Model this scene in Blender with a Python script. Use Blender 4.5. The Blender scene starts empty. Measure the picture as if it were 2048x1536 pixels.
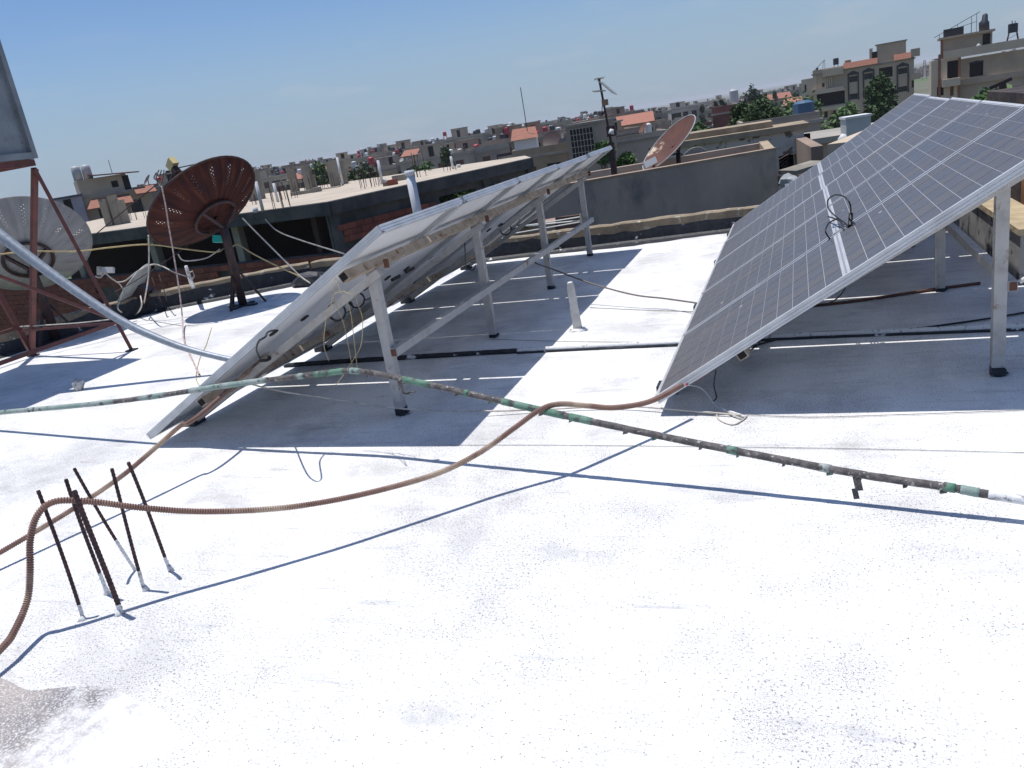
import bpy, math, random
import numpy as np
from mathutils import Vector, Matrix
random.seed(7)
rnd = random.Random(11)
SC = bpy.context.scene
COL = SC.collection

# ---------------------------------------------------------------- camera
F, YAW, PITCH, ROLL, H = 1601.066, -0.375038, 0.305142, -0.1629635, 1.362
def _axes():
    cy, sy, cp, sp = math.cos(YAW), math.sin(YAW), math.cos(PITCH), math.sin(PITCH)
    f = np.array([sy*cp, cy*cp, -sp]); r = np.array([cy, -sy, 0]); u = np.cross(r, f)
    c, s = math.cos(ROLL), math.sin(ROLL)
    return c*r+s*u, -s*r+c*u, f
CR, CU, CF = _axes()
cam_d = bpy.data.cameras.new('camera')
cam_d.sensor_width = 36; cam_d.lens = F/2048*36; cam_d.clip_start = .05; cam_d.clip_end = 20000
cam = bpy.data.objects.new('camera', cam_d); COL.objects.link(cam)
cam.matrix_world = Matrix(((CR[0], CU[0], -CF[0], 0), (CR[1], CU[1], -CF[1], 0), (CR[2], CU[2], -CF[2], H), (0, 0, 0, 1)))
SC.camera = cam

# ---------------------------------------------------------------- sky, sun, exposure
SUNV = Vector((-.197, .047, 1)).normalized()          # towards the sun
world = bpy.data.worlds.new('World'); SC.world = world; world.use_nodes = True
wn = world.node_tree; wn.nodes.clear()
sky = wn.nodes.new('ShaderNodeTexSky'); sky.sky_type = 'NISHITA'; sky.sun_disc = False
sky.sun_elevation = math.asin(SUNV.z); sky.sun_rotation = math.atan2(SUNV.x, SUNV.y)
sky.altitude = 500; sky.air_density = 1.0; sky.dust_density = 1.1; sky.ozone_density = 6.0
bg = wn.nodes.new('ShaderNodeBackground'); bg.inputs[1].default_value = .118
wo = wn.nodes.new('ShaderNodeOutputWorld')
tint = wn.nodes.new('ShaderNodeMix'); tint.data_type = 'RGBA'; tint.blend_type = 'MULTIPLY'; tint.inputs[0].default_value = 1; tint.inputs[7].default_value = (.875, .957, 1.055, 1)   # cool white balance of the whole sky
# pale haze low in the sky, the same all round the horizon
gz = wn.nodes.new('ShaderNodeNewGeometry'); sz = wn.nodes.new('ShaderNodeSeparateXYZ'); wn.links.new(gz.outputs['Incoming'], sz.inputs[0])
ab = wn.nodes.new('ShaderNodeMath'); ab.operation = 'ABSOLUTE'; wn.links.new(sz.outputs[2], ab.inputs[0])
hm = wn.nodes.new('ShaderNodeMapRange'); hm.interpolation_type = 'SMOOTHERSTEP'; hm.inputs[1].default_value = 0; hm.inputs[2].default_value = .22; hm.inputs[3].default_value = .75; hm.inputs[4].default_value = 0; wn.links.new(ab.outputs[0], hm.inputs[0])
hx = wn.nodes.new('ShaderNodeMix'); hx.data_type = 'RGBA'; wn.links.new(hm.outputs[0], hx.inputs[0]); wn.links.new(sky.outputs[0], hx.inputs[6]); hx.inputs[7].default_value = (3.6, 4.3, 5.0, 1)
wn.links.new(hx.outputs[2], tint.inputs[6])
# thin summer clouds all round the horizon
gw = wn.nodes.new('ShaderNodeNewGeometry'); sx_ = wn.nodes.new('ShaderNodeSeparateXYZ'); wn.links.new(gw.outputs['Incoming'], sx_.inputs[0])
mv = wn.nodes.new('ShaderNodeVectorMath'); mv.operation = 'MULTIPLY'; mv.inputs[1].default_value = (5, 5, 22); wn.links.new(gw.outputs['Incoming'], mv.inputs[0])
cn = wn.nodes.new('ShaderNodeTexNoise'); cn.inputs['Scale'].default_value = 1.6; cn.inputs['Detail'].default_value = 7; wn.links.new(mv.outputs[0], cn.inputs['Vector'])
cm = wn.nodes.new('ShaderNodeMapRange'); cm.inputs[1].default_value = .56; cm.inputs[2].default_value = .82; cm.inputs[4].default_value = .55; wn.links.new(cn.outputs['Fac'], cm.inputs[0])
cl = wn.nodes.new('ShaderNodeMath'); cl.operation = 'MULTIPLY'; wn.links.new(cm.outputs[0], cl.inputs[0]); wn.links.new(hm.outputs[0], cl.inputs[1])
cx = wn.nodes.new('ShaderNodeMix'); cx.data_type = 'RGBA'; wn.links.new(cl.outputs[0], cx.inputs[0]); wn.links.new(tint.outputs[2], cx.inputs[6]); cx.inputs[7].default_value = (5.2, 5.3, 5.6, 1)
wn.links.new(cx.outputs[2], bg.inputs[0]); wn.links.new(bg.outputs[0], wo.inputs[0])
sun_d = bpy.data.lights.new('sun', 'SUN'); sun_d.energy = 4.9; sun_d.angle = math.radians(.53); sun_d.color = (1, .965, .92)
sun = bpy.data.objects.new('sun', sun_d); COL.objects.link(sun)
sun.rotation_euler = SUNV.to_track_quat('Z', 'Y').to_euler(); sun.location = (0, 0, 30)
SC.view_settings.view_transform = 'Standard'; SC.view_settings.look = 'None'
SC.view_settings.exposure = -0.12; SC.view_settings.gamma = 1; SC.view_settings.use_curve_mapping = False
SC.render.engine = 'CYCLES'
SC.cycles.max_bounces = 6; SC.cycles.diffuse_bounces = 4; SC.cycles.use_denoising = True

# ---------------------------------------------------------------- measuring the place
def ray(x, y): return (x-1024)/F*CR-(y-768)/F*CU+CF
def g(x, y, z=0.0):                                   # point seen at (x, y) on the level z
    d = ray(x, y); t = (z-H)/d[2]; return Vector((d[0]*t, d[1]*t, z))
def at(x, y, D):                                      # point seen at (x, y), D metres away on the map
    d = ray(x, y); t = D/math.hypot(d[0], d[1]); return Vector((d[0]*t, d[1]*t, H+d[2]*t))
def gy(x, y, Y):                                      # point seen at (x, y) in the plane y = Y
    d = ray(x, y); t = Y/d[1]; return Vector((d[0]*t, Y, H+d[2]*t))

# ---------------------------------------------------------------- materials
MATS = {}
def mat(name, col, col2=None, sc=4., lo=.4, hi=.65, rough=.75, metal=0., bump=0., bsc=60., col3=None, sc3=20., lo3=.55, hi3=.65,
        stretch=None, spec=.4, coat=0., objrand=0., det=5.):
    if name in MATS: return MATS[name]
    m = bpy.data.materials.new(name); m.use_nodes = True; nt = m.node_tree; N = nt.nodes; L = nt.links
    b = N['Principled BSDF']; MATS[name] = m
    b.inputs['Roughness'].default_value = rough; b.inputs['Metallic'].default_value = metal
    b.inputs['Specular IOR Level'].default_value = spec; b.inputs['Coat Weight'].default_value = coat
    geo = N.new('ShaderNodeNewGeometry'); pos = geo.outputs['Position']
    if stretch:
        mp = N.new('ShaderNodeVectorMath'); mp.operation = 'MULTIPLY'; mp.inputs[1].default_value = stretch
        L.new(pos, mp.inputs[0]); pos = mp.outputs[0]
    def noise(scale, d=det):
        n = N.new('ShaderNodeTexNoise'); n.inputs['Scale'].default_value = scale; n.inputs['Detail'].default_value = d
        n.inputs['Roughness'].default_value = .6; L.new(pos, n.inputs['Vector']); return n.outputs['Fac']
    def ramp(src, a, z):
        r = N.new('ShaderNodeMapRange'); r.inputs[1].default_value = a; r.inputs[2].default_value = z; L.new(src, r.inputs[0]); return r.outputs[0]
    def mix(fac, c1, c2):
        x = N.new('ShaderNodeMix'); x.data_type = 'RGBA'
        if isinstance(fac, float): x.inputs[0].default_value = fac
        else: L.new(fac, x.inputs[0])
        for i, c in ((6, c1), (7, c2)):
            if isinstance(c, tuple): x.inputs[i].default_value = (*c, 1)
            else: L.new(c, x.inputs[i])
        return x.outputs[2]
    cur = col
    if col2: cur = mix(ramp(noise(sc), lo, hi), cur, col2)
    if col3: cur = mix(ramp(noise(sc3), lo3, hi3), cur, col3)
    if objrand:
        oi = N.new('ShaderNodeObjectInfo'); hs = N.new('ShaderNodeHueSaturation')
        mr = N.new('ShaderNodeMapRange'); mr.inputs[3].default_value = 1-objrand; mr.inputs[4].default_value = 1+objrand
        L.new(oi.outputs['Random'], mr.inputs[0]); L.new(mr.outputs[0], hs.inputs['Value'])
        if isinstance(cur, tuple): hs.inputs['Color'].default_value = (*cur, 1)
        else: L.new(cur, hs.inputs['Color'])
        cur = hs.outputs[0]
    if isinstance(cur, tuple): b.inputs['Base Color'].default_value = (*cur, 1)
    else: L.new(cur, b.inputs['Base Color'])
    if bump:
        bp = N.new('ShaderNodeBump'); bp.inputs['Strength'].default_value = bump; bp.inputs['Distance'].default_value = .02
        L.new(noise(bsc, 4), bp.inputs['Height']); L.new(bp.outputs[0], b.inputs['Normal'])
    return m

# ---------------------------------------------------------------- mesh building
BOXF = [(0, 3, 2, 1), (4, 5, 6, 7), (0, 1, 5, 4), (1, 2, 6, 5), (2, 3, 7, 6), (3, 0, 4, 7)]
def frame_from(d, up=Vector((0, 0, 1))):
    d = Vector(d).normalized()
    if abs(d.dot(up)) > .99: up = Vector((0, 1, 0))
    s = d.cross(up).normalized(); return d, s, s.cross(d).normalized()
class MB:
    def __init__(self): self.v = []; self.f = []; self.smooth = False
    def add(self, vs, fs):
        o = len(self.v); self.v += [tuple(p) for p in vs]; self.f += [tuple(i+o for i in q) for q in fs]; return self
    def box(self, x0, y0, z0, x1, y1, z1):
        return self.add([(x0, y0, z0), (x1, y0, z0), (x1, y1, z0), (x0, y1, z0), (x0, y0, z1), (x1, y0, z1), (x1, y1, z1), (x0, y1, z1)], BOXF)
    def ob(self, c, ax, ay, az):                      # oriented box: centre and three half-axis vectors
        c, ax, ay, az = Vector(c), Vector(ax), Vector(ay), Vector(az)
        return self.add([c-ax-ay-az, c+ax-ay-az, c+ax+ay-az, c-ax+ay-az, c-ax-ay+az, c+ax-ay+az, c+ax+ay+az, c-ax+ay+az], BOXF)
    def bar(self, a, b, w, h=None, up=Vector((0, 0, 1))):
        a, b = Vector(a), Vector(b); d, s, u = frame_from(b-a, up); h = h or w
        return self.ob((a+b)/2, (b-a)/2, -s*w/2, u*h/2)
    def tube(self, pts, r, n=8, caps=True, jit=0.):
        pts = [Vector(p) for p in pts]; rings = []; o = len(self.v); m = len(pts)
        rr = r if isinstance(r, (list, tuple)) else [r]*m
        ref = None
        for i, p in enumerate(pts):
            d = (pts[min(i+1, m-1)]-pts[max(i-1, 0)]).normalized()
            if ref is None: ref = Vector((0, 0, 1)) if abs(d.z) < .9 else Vector((1, 0, 0))
            s = d.cross(ref).normalized(); u = s.cross(d).normalized(); ref = u
            for k in range(n):
                a = 2*math.pi*k/n; q = rr[i]*(1+jit*(rnd.random()-.5))
                self.v.append(tuple(p+s*math.cos(a)*q+u*math.sin(a)*q))
        for i in range(m-1):
            for k in range(n):
                k2 = (k+1) % n
                self.f.append((o+i*n+k, o+i*n+k2, o+(i+1)*n+k2, o+(i+1)*n+k))
        if caps:
            self.f.append(tuple(o+k for k in range(n))[::-1]); self.f.append(tuple(o+(m-1)*n+k for k in range(n)))
        return self
    def cyl(self, a, b, r, n=12, r2=None): return self.tube([a, b], [r, r if r2 is None else r2], n)
    def prism(self, poly, z0, z1):                    # vertical prism on a plan polygon (counter-clockwise)
        n = len(poly); vs = [(x, y, z0) for x, y in poly]+[(x, y, z1) for x, y in poly]
        return self.add(vs, [tuple(range(n))[::-1], tuple(range(n, 2*n))]+[(i, (i+1) % n, n+(i+1) % n, n+i) for i in range(n)])
    def mesh(self, name):
        me = bpy.data.meshes.new(name); me.from_pydata(self.v, [], self.f)
        if self.smooth: me.polygons.foreach_set('use_smooth', [True]*len(me.polygons))
        return me
    def build(self, name, m, parent=None, **kw):
        me = self.mesh(name); o = link(name, me, m, parent); tag(o, **kw); return o
def link(name, me, m, parent=None):
    if m and not me.materials: me.materials.append(m)
    o = bpy.data.objects.new(name, me); COL.objects.link(o)
    if parent: o.parent = parent
    return o
def tag(o, label=None, cat=None, group=None, kind=None):
    if label: o['label'] = label
    if cat: o['category'] = cat
    if group: o['group'] = group
    if kind: o['kind'] = kind
    return o
def thing(name, label, cat, group=None, loc=(0, 0, 0), rz=0.):
    o = bpy.data.objects.new(name, None); COL.objects.link(o); o.empty_display_size = .2
    o.location = loc; o.rotation_euler = (0, 0, rz); return tag(o, label, cat, group)
def smooth_path(pts, n=6):                            # Catmull-Rom through the points
    P = [Vector(p) for p in pts]; out = []
    for i in range(len(P)-1):
        a, b, c, d = P[max(i-1, 0)], P[i], P[i+1], P[min(i+2, len(P)-1)]
        for k in range(n):
            t = k/n
            out.append(.5*((2*b)+(c-a)*t+(2*a-5*b+4*c-d)*t*t+(3*b-a-3*c+d)*t**3))
    out.append(P[-1]); return out
def cable(name, pts, r, m, label=None, cat=None, parent=None, n=6, sides=5, group=None, smooth=True):
    b = MB(); b.smooth = True
    b.tube(smooth_path(pts, n) if smooth else pts, r, sides)
    return b.build(name, m, parent, label=label, cat=cat, group=group)
def sag(a, b, s, n=8):
    a, b = Vector(a), Vector(b)
    return [a.lerp(b, i/n)-Vector((0, 0, s*4*(i/n)*(1-i/n))) for i in range(n+1)]

# shared materials
M_ALU = mat('aluminium', (.60, .61, .62), (.5, .51, .52), 9, rough=.45, metal=.25, bump=.03, bsc=200)
M_STEELW = mat('whitewashed_steel', (.47, .455, .44), (.34, .32, .3), 14, .5, .75, rough=.6, col3=(.2, .09, .045), sc3=9, lo3=.62, hi3=.72, bump=.15, bsc=90)
M_STEELT = mat('tan_rusty_steel', (.44, .37, .29), (.30, .21, .14), 12, .4, .7, rough=.65, col3=(.16, .065, .03), sc3=16, lo3=.56, hi3=.66, bump=.15, bsc=90)
M_RUST = mat('rust', (.11, .05, .035), (.17, .075, .045), 11, .4, .65, rough=.8, bump=.2, bsc=80)
M_REDST = mat('red_oxide_steel', (.16, .05, .045), (.10, .04, .035), 12, rough=.6, bump=.1, bsc=70)
M_BLACK = mat('black_rubber', (.018, .018, .02), rough=.5)
M_BITU = mat('bitumen', (.016, .019, .026), (.03, .035, .045), 14, rough=.55, bump=.5, bsc=25, col3=(.7, .7, .72), sc3=7, lo3=.64, hi3=.67)
M_DARK = mat('dark_interior', (.012, .011, .012), rough=.9)
M_CABW = mat('white_cable', (.62, .58, .52), (.42, .38, .33), 20, rough=.6)
M_CABY = mat('yellow_cord', (.50, .40, .20), (.36, .28, .15), 25, rough=.7)
M_STRING = mat('grey_string', (.45, .44, .42), (.3, .28, .26), 30, rough=.8)
# ================================================================ the roof we stand on
def roof_material():
    m = bpy.data.materials.new('white_painted_roof'); m.use_nodes = True; nt = m.node_tree; N = nt.nodes; L = nt.links
    b = N['Principled BSDF']; b.inputs['Roughness'].default_value = .7; b.inputs['Specular IOR Level'].default_value = .3
    pos = N.new('ShaderNodeNewGeometry').outputs['Position']
    def vm(s):
        x = N.new('ShaderNodeVectorMath'); x.operation = 'MULTIPLY'; x.inputs[1].default_value = s; L.new(pos, x.inputs[0]); return x.outputs[0]
    def noise(sc, d=5, v=pos, r=.6):
        n = N.new('ShaderNodeTexNoise'); n.inputs['Scale'].default_value = sc; n.inputs['Detail'].default_value = d; n.inputs['Roughness'].default_value = r
        L.new(v, n.inputs['Vector']); return n.outputs['Fac']
    def mr(s, a, z, p=0., q=1.):
        r = N.new('ShaderNodeMapRange'); 
        for i, k in enumerate((a, z, p, q)): r.inputs[i+1].default_value = k
        L.new(s, r.inputs[0]); return r.outputs[0]
    def mul(a, c):
        r = N.new('ShaderNodeMath'); r.operation = 'MULTIPLY'
        for i, k in enumerate((a, c)):
            if isinstance(k, float): r.inputs[i].default_value = k
            else: L.new(k, r.inputs[i])
        return r.outputs[0]
    def mix(f, c1, c2):
        x = N.new('ShaderNodeMix'); x.data_type = 'RGBA'; L.new(f, x.inputs[0])
        for i, c in ((6, c1), (7, c2)):
            if isinstance(c, tuple): x.inputs[i].default_value = (*c, 1)
            else: L.new(c, x.inputs[i])
        return x.outputs[2]
    cur = mix(mr(noise(1.1, 8, pos, .68), .46, .66), (.81, .81, .80), (.615, .61, .61))
    cur = mix(mul(mr(noise(2.1, 9, vm((.8, 1.2, 1)), .68), .53, .70), .8), cur, (.46, .452, .445))      # thin brushed paint
    cur = mix(mul(mr(noise(5., 8, vm((.35, 3.2, 1)), .7), .575, .70), .6), cur, (.34, .34, .345))
    # grit and pinholes in the paint
    dn = mr(noise(1.1, 6), .32, .58, .1, 1.)
    dn2 = mr(noise(4.5, 5), .42, .62, .25, 1.)
    gr = mr(noise(300, 2, pos, .5), .50, .62)
    cur = mix(mul(mul(mul(gr, dn), dn2), .95), cur, (.30, .285, .285))
    gr2 = mr(noise(130, 2, pos, .5), .58, .67)
    cur = mix(mul(mul(gr2, dn), .9), cur, (.20, .19, .19))
    for sc, th, drop, col in ((75., .22, .8, (.17, .155, .15)), (30., .085, .6, (.12, .11, .10))):
        vo = N.new('ShaderNodeTexVoronoi'); vo.inputs['Scale'].default_value = sc; L.new(pos, vo.inputs['Vector'])
        sep = N.new('ShaderNodeSeparateColor'); L.new(vo.outputs['Color'], sep.inputs[0])
        dens = mr(noise(1.3, 5), .40, .66, .04, 1.)
        ad = N.new('ShaderNodeMath'); ad.operation = 'LESS_THAN'; L.new(sep.outputs[0], ad.inputs[0]); L.new(mul(dens, drop if sc < 100 else .6), ad.inputs[1])
        dot = mr(vo.outputs['Distance'], th, th*.55)
        cur = mix(mul(mul(dot, ad.outputs[0]), .9), cur, col)
    L.new(cur, b.inputs['Base Color'])
    bp = N.new('ShaderNodeBump'); bp.inputs['Strength'].default_value = .35; bp.inputs['Distance'].default_value = .006
    bp2 = N.new('ShaderNodeBump'); bp2.inputs['Strength'].default_value = .5; bp2.inputs['Distance'].default_value = .03
    L.new(noise(140, 3), bp.inputs['Height']); L.new(noise(3.5, 5), bp2.inputs['Height']); L.new(bp2.outputs[0], bp.inputs['Normal']); L.new(bp.outputs[0], b.inputs['Normal'])
    return m
M_ROOF = roof_material()
ROOFZ0 = -11.5
roof_poly = [(3.2, -3), (3.2, 8.55), (-.7, 8.62), (-3.2, 8.42), (-5.62, 8.3), (-7.15, 7.2), (-7.6, 5.6), (-9.8, 2.2), (-9.8, -3)]
rb = MB(); rb.prism(roof_poly, -.3, 0)
roof = rb.build('roof', M_ROOF, kind='structure', label='white painted flat concrete roof')
M_FAC = mat('house_render', (.36, .33, .29), (.25, .23, .2), 2, rough=.9, bump=.2)
hb = MB(); hb.prism([(x*.97, y*.985 if y > 0 else y) for x, y in roof_poly], ROOFZ0, -.302)
hb.build('own_building', M_FAC, label='building under the white roof', cat='building')

# low parapet round the far side: bitumen inside, tan worn top
M_PAR = mat('parapet_concrete', (.30, .24, .165), (.18, .148, .108), 6, .4, .65, rough=.9, bump=.6, bsc=22, col3=(.55, .5, .42), sc3=12, lo3=.58, hi3=.7)
def parapet(pts, h, th, label):
    root = thing('parapet_wall', label, 'parapet', loc=(*pts[0], 0))
    o = Vector((*pts[0], 0))
    dense = []
    for a, b in zip(pts[:-1], pts[1:]):
        n = max(2, int((Vector(b)-Vector(a)).length/.12))
        dense += [Vector((*a, 0)).lerp(Vector((*b, 0)), i/n) for i in range(n)]
    dense.append(Vector((*pts[-1], 0)))
    body = MB(); bit = MB(); R = random.Random(3)
    rows = []; brow = []
    for i, p in enumerate(dense):
        d = (dense[min(i+1, len(dense)-1)]-dense[max(i-1, 0)]).normalized(); nrm = Vector((-d.y, d.x, 0))
        if nrm.y < 0 and abs(nrm.y) > .3: nrm = -nrm
        if nrm.dot(p-Vector((-2, 4, 0))) < 0: nrm = -nrm
        hh = h+R.uniform(-.005, .005); j = R.uniform(-.005, .005)
        q = p-o
        rows.append([q+nrm*j, q+nrm*(.012+j)+Vector((0, 0, hh-.012)), q+nrm*.03+Vector((0, 0, hh)), q+nrm*th+Vector((0, 0, hh+R.uniform(-.004, .004))), q+nrm*(th+.02)-Vector((0, 0, .35))])
        bh = hh*(.80+.07*math.sin(i*.13)+.05*math.sin(i*.41)+R.uniform(-.04, .04)); fl = .13+.05*math.sin(i*.17+1)+.03*math.sin(i*.5)+R.uniform(-.02, .02)
        brow.append([q-nrm*fl+Vector((0, 0, .004)), q-nrm*(.012+.02)+Vector((0, 0, .012)), q+nrm*(j-.008)+Vector((0, 0, .03)), q+nrm*(.012+j)+Vector((0, 0, bh)), q+nrm*(.04+j)+Vector((0, 0, bh+.004))])
    for rws, m in ((rows, body), (brow, bit)):
        k = len(rws[0]); m.v = [tuple(x) for r_ in rws for x in r_]
        for i in range(len(rws)-1):
            for c in range(k-1): m.f.append((i*k+c, (i+1)*k+c, (i+1)*k+c+1, i*k+c+1))
    body.build('body', M_PAR, root); bit.build('bitumen_strip', M_BITU, root)
    return root
parapet([(3.2, 8.5), (-.7, 8.68), (-3.2, 8.44), (-5.6, 8.3)], .22, .13, 'low tan parapet with black bitumen strip behind the solar arrays')
parapet([(-5.62, 8.3), (-7.15, 7.18), (-7.6, 5.6), (-9.0, 3.4)], .22, .13, 'low tan parapet with black bitumen strip below the satellite dishes')

# ================================================================ solar arrays
def cell_material(name, seed):
    m = bpy.data.materials.new(name); m.use_nodes = True; nt = m.node_tree; N = nt.nodes; L = nt.links
    b = N['Principled BSDF']; b.inputs['Roughness'].default_value = .33; b.inputs['Specular IOR Level'].default_value = .45
    pos = N.new('ShaderNodeNewGeometry').outputs['Position']
    oi = N.new('ShaderNodeObjectInfo')
    vo = N.new('ShaderNodeTexVoronoi'); vo.inputs['Scale'].default_value = 55; L.new(pos, vo.inputs['Vector'])
    nz = N.new('ShaderNodeTexNoise'); nz.inputs['Scale'].default_value = 2.2; nz.inputs['Detail'].default_value = 4; nz.inputs['Roughness'].default_value = .55
    mp = N.new('ShaderNodeMapping'); mp.inputs['Rotation'].default_value = (0, math.radians(30), 0); mp.inputs['Scale'].default_value = (.5, 3.5, 1)
    L.new(pos, mp.inputs[0]); L.new(mp.outputs[0], nz.inputs['Vector'])
    def mix(f, c1, c2, lo, hi):
        r = N.new('ShaderNodeMapRange'); r.inputs[1].default_value = lo; r.inputs[2].default_value = hi; L.new(f, r.inputs[0])
        x = N.new('ShaderNodeMix'); x.data_type = 'RGBA'; L.new(r.outputs[0], x.inputs[0])
        for i, c in ((6, c1), (7, c2)):
            if isinstance(c, tuple): x.inputs[i].default_value = (*c, 1)
            else: L.new(c, x.inputs[i])
        return x.outputs[2]
    sp = N.new('ShaderNodeSeparateColor'); L.new(vo.outputs['Color'], sp.inputs[0])
    c = mix(sp.outputs[0], (.088, .087, .096), (.099, .097, .108), .2, .8)         # silicon grains
    c = mix(oi.outputs['Random'], c, (.115, .108, .112), .3, 1.8)
    c = mix(nz.outputs['Fac'], c, (.122, .118, .122), .45, .8)                      # dust film, streaked down the slope
    vd = N.new('ShaderNodeTexVoronoi'); vd.inputs['Scale'].default_value = 4.2; L.new(pos, vd.inputs['Vector'])
    c = mix(vd.outputs['Distance'], (.5, .5, .47), c, .025, .05)                   # dried droppings
    L.new(c, b.inputs['Base Color'])
    r = N.new('ShaderNodeMapRange'); r.inputs[1].default_value = .4; r.inputs[2].default_value = .75; r.inputs[3].default_value = .36; r.inputs[4].default_value = .65
    L.new(nz.outputs['Fac'], r.inputs[0]); L.new(r.outputs[0], b.inputs['Roughness'])
    return m
M_CELL = cell_material('polycrystalline_cell', 1)
M_SHEET = mat('white_backsheet', (.47, .47, .49), (.40, .40, .42), 6, rough=.45, spec=.5)
M_BACK = mat('grey_backsheet', (.86, .86, .865), (.78, .77, .77), 3, .4, .7, rough=.5)
M_RIB = mat('silver_ribbon', (.42, .42, .44), rough=.4, metal=.5)
PW, PL, PT = .984, 1.942, .038

def panel_meshes():
    # local frame: x up the slope, y across, z normal; origin at the lower near corner of the top face
    fr = MB()
    prof = [(0, 0), (.014, 0), (.014, -.004), (.003, -.006), (.003, -.032), (.026, -.034), (.026, -.038), (0, -.038),
            (0, -.030), (.0022, -.0295), (.0022, -.0255), (0, -.025), (0, -.016), (.0022, -.0155), (.0022, -.0115), (0, -.011)]
    def ext(p0, p1, inx, iny):
        n = len(prof); vs = []
        for P, end in ((p0, 0), (p1, 1)):
            for (i, z) in prof: vs.append((P[0]+inx*i, P[1]+iny*i, z))
        flip = (inx*(p1[1]-p0[1])-iny*(p1[0]-p0[0])) > 0
        fs = []
        for k in range(n):
            q = (k, (k+1) % n, n+(k+1) % n, n+k); fs.append(q if not flip else q[::-1])
        fr.add(vs, fs+[tuple(range(n)), tuple(range(n, 2*n))])
    ext((0, 0), (PL, 0), 0, 1); ext((0, PW), (PL, PW), 0, -1); ext((0, .0005), (0, PW-.0005), 1, 0); ext((PL, .0005), (PL, PW-.0005), -1, 0)
    sh = MB().box(.004, .004, -.0065, PL-.004, PW-.004, -.0028)
    bk = MB().box(.004, .004, -.0105, PL-.004, PW-.004, -.0068)
    rb_ = MB().box(PL/2-.0045, .02, -.0027, PL/2+.0045, PW-.02, -.0021)
    jb = MB(); jb.box(PL/2-.02, -.018, -.022, PL/2+.02, .018, -.0108)
    return [b.mesh(n) for b, n in ((fr, 'frame'), (sh, 'backsheet'), (bk, 'rear_sheet'), (rb_, 'ribbon'), (jb, 'junction_box'))]
PM = panel_meshes()
NX, NY = 12, 6
def cell_layout():
    out = []; mx, my, mid = .019, .017, .017
    lx = (PL/2-mx-mid)/NX; ly = (PW-2*my)/NY
    for half in (0, 1):
        for i in range(NX):
            x0 = (mx+i*lx) if half == 0 else (PL/2+mid+i*lx)
            for j in range(NY):
                gl = .0038 if j == 3 else .0026 if j in (1, 5) else .0018; gh = .0038 if j == 2 else .0026 if j in (0, 4) else .0018
                out.append((x0+.0013, my+j*ly+gl, x0+lx-.0013, my+(j+1)*ly-gh))
    return out
CELLS = cell_layout()
_c = CELLS[0]; cw, ch = _c[2]-_c[0], PW/6-.009
cell_me = MB().box(-.5, -.5, 0, .5, .5, .0012).mesh('solar_cell'); cell_me.materials.append(M_CELL)
cells_me = MB()
for a in CELLS: cells_me.box(a[0], a[1], -.0027, a[2], a[3], -.0015)
cells_me = cells_me.mesh('solar_cells')

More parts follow.
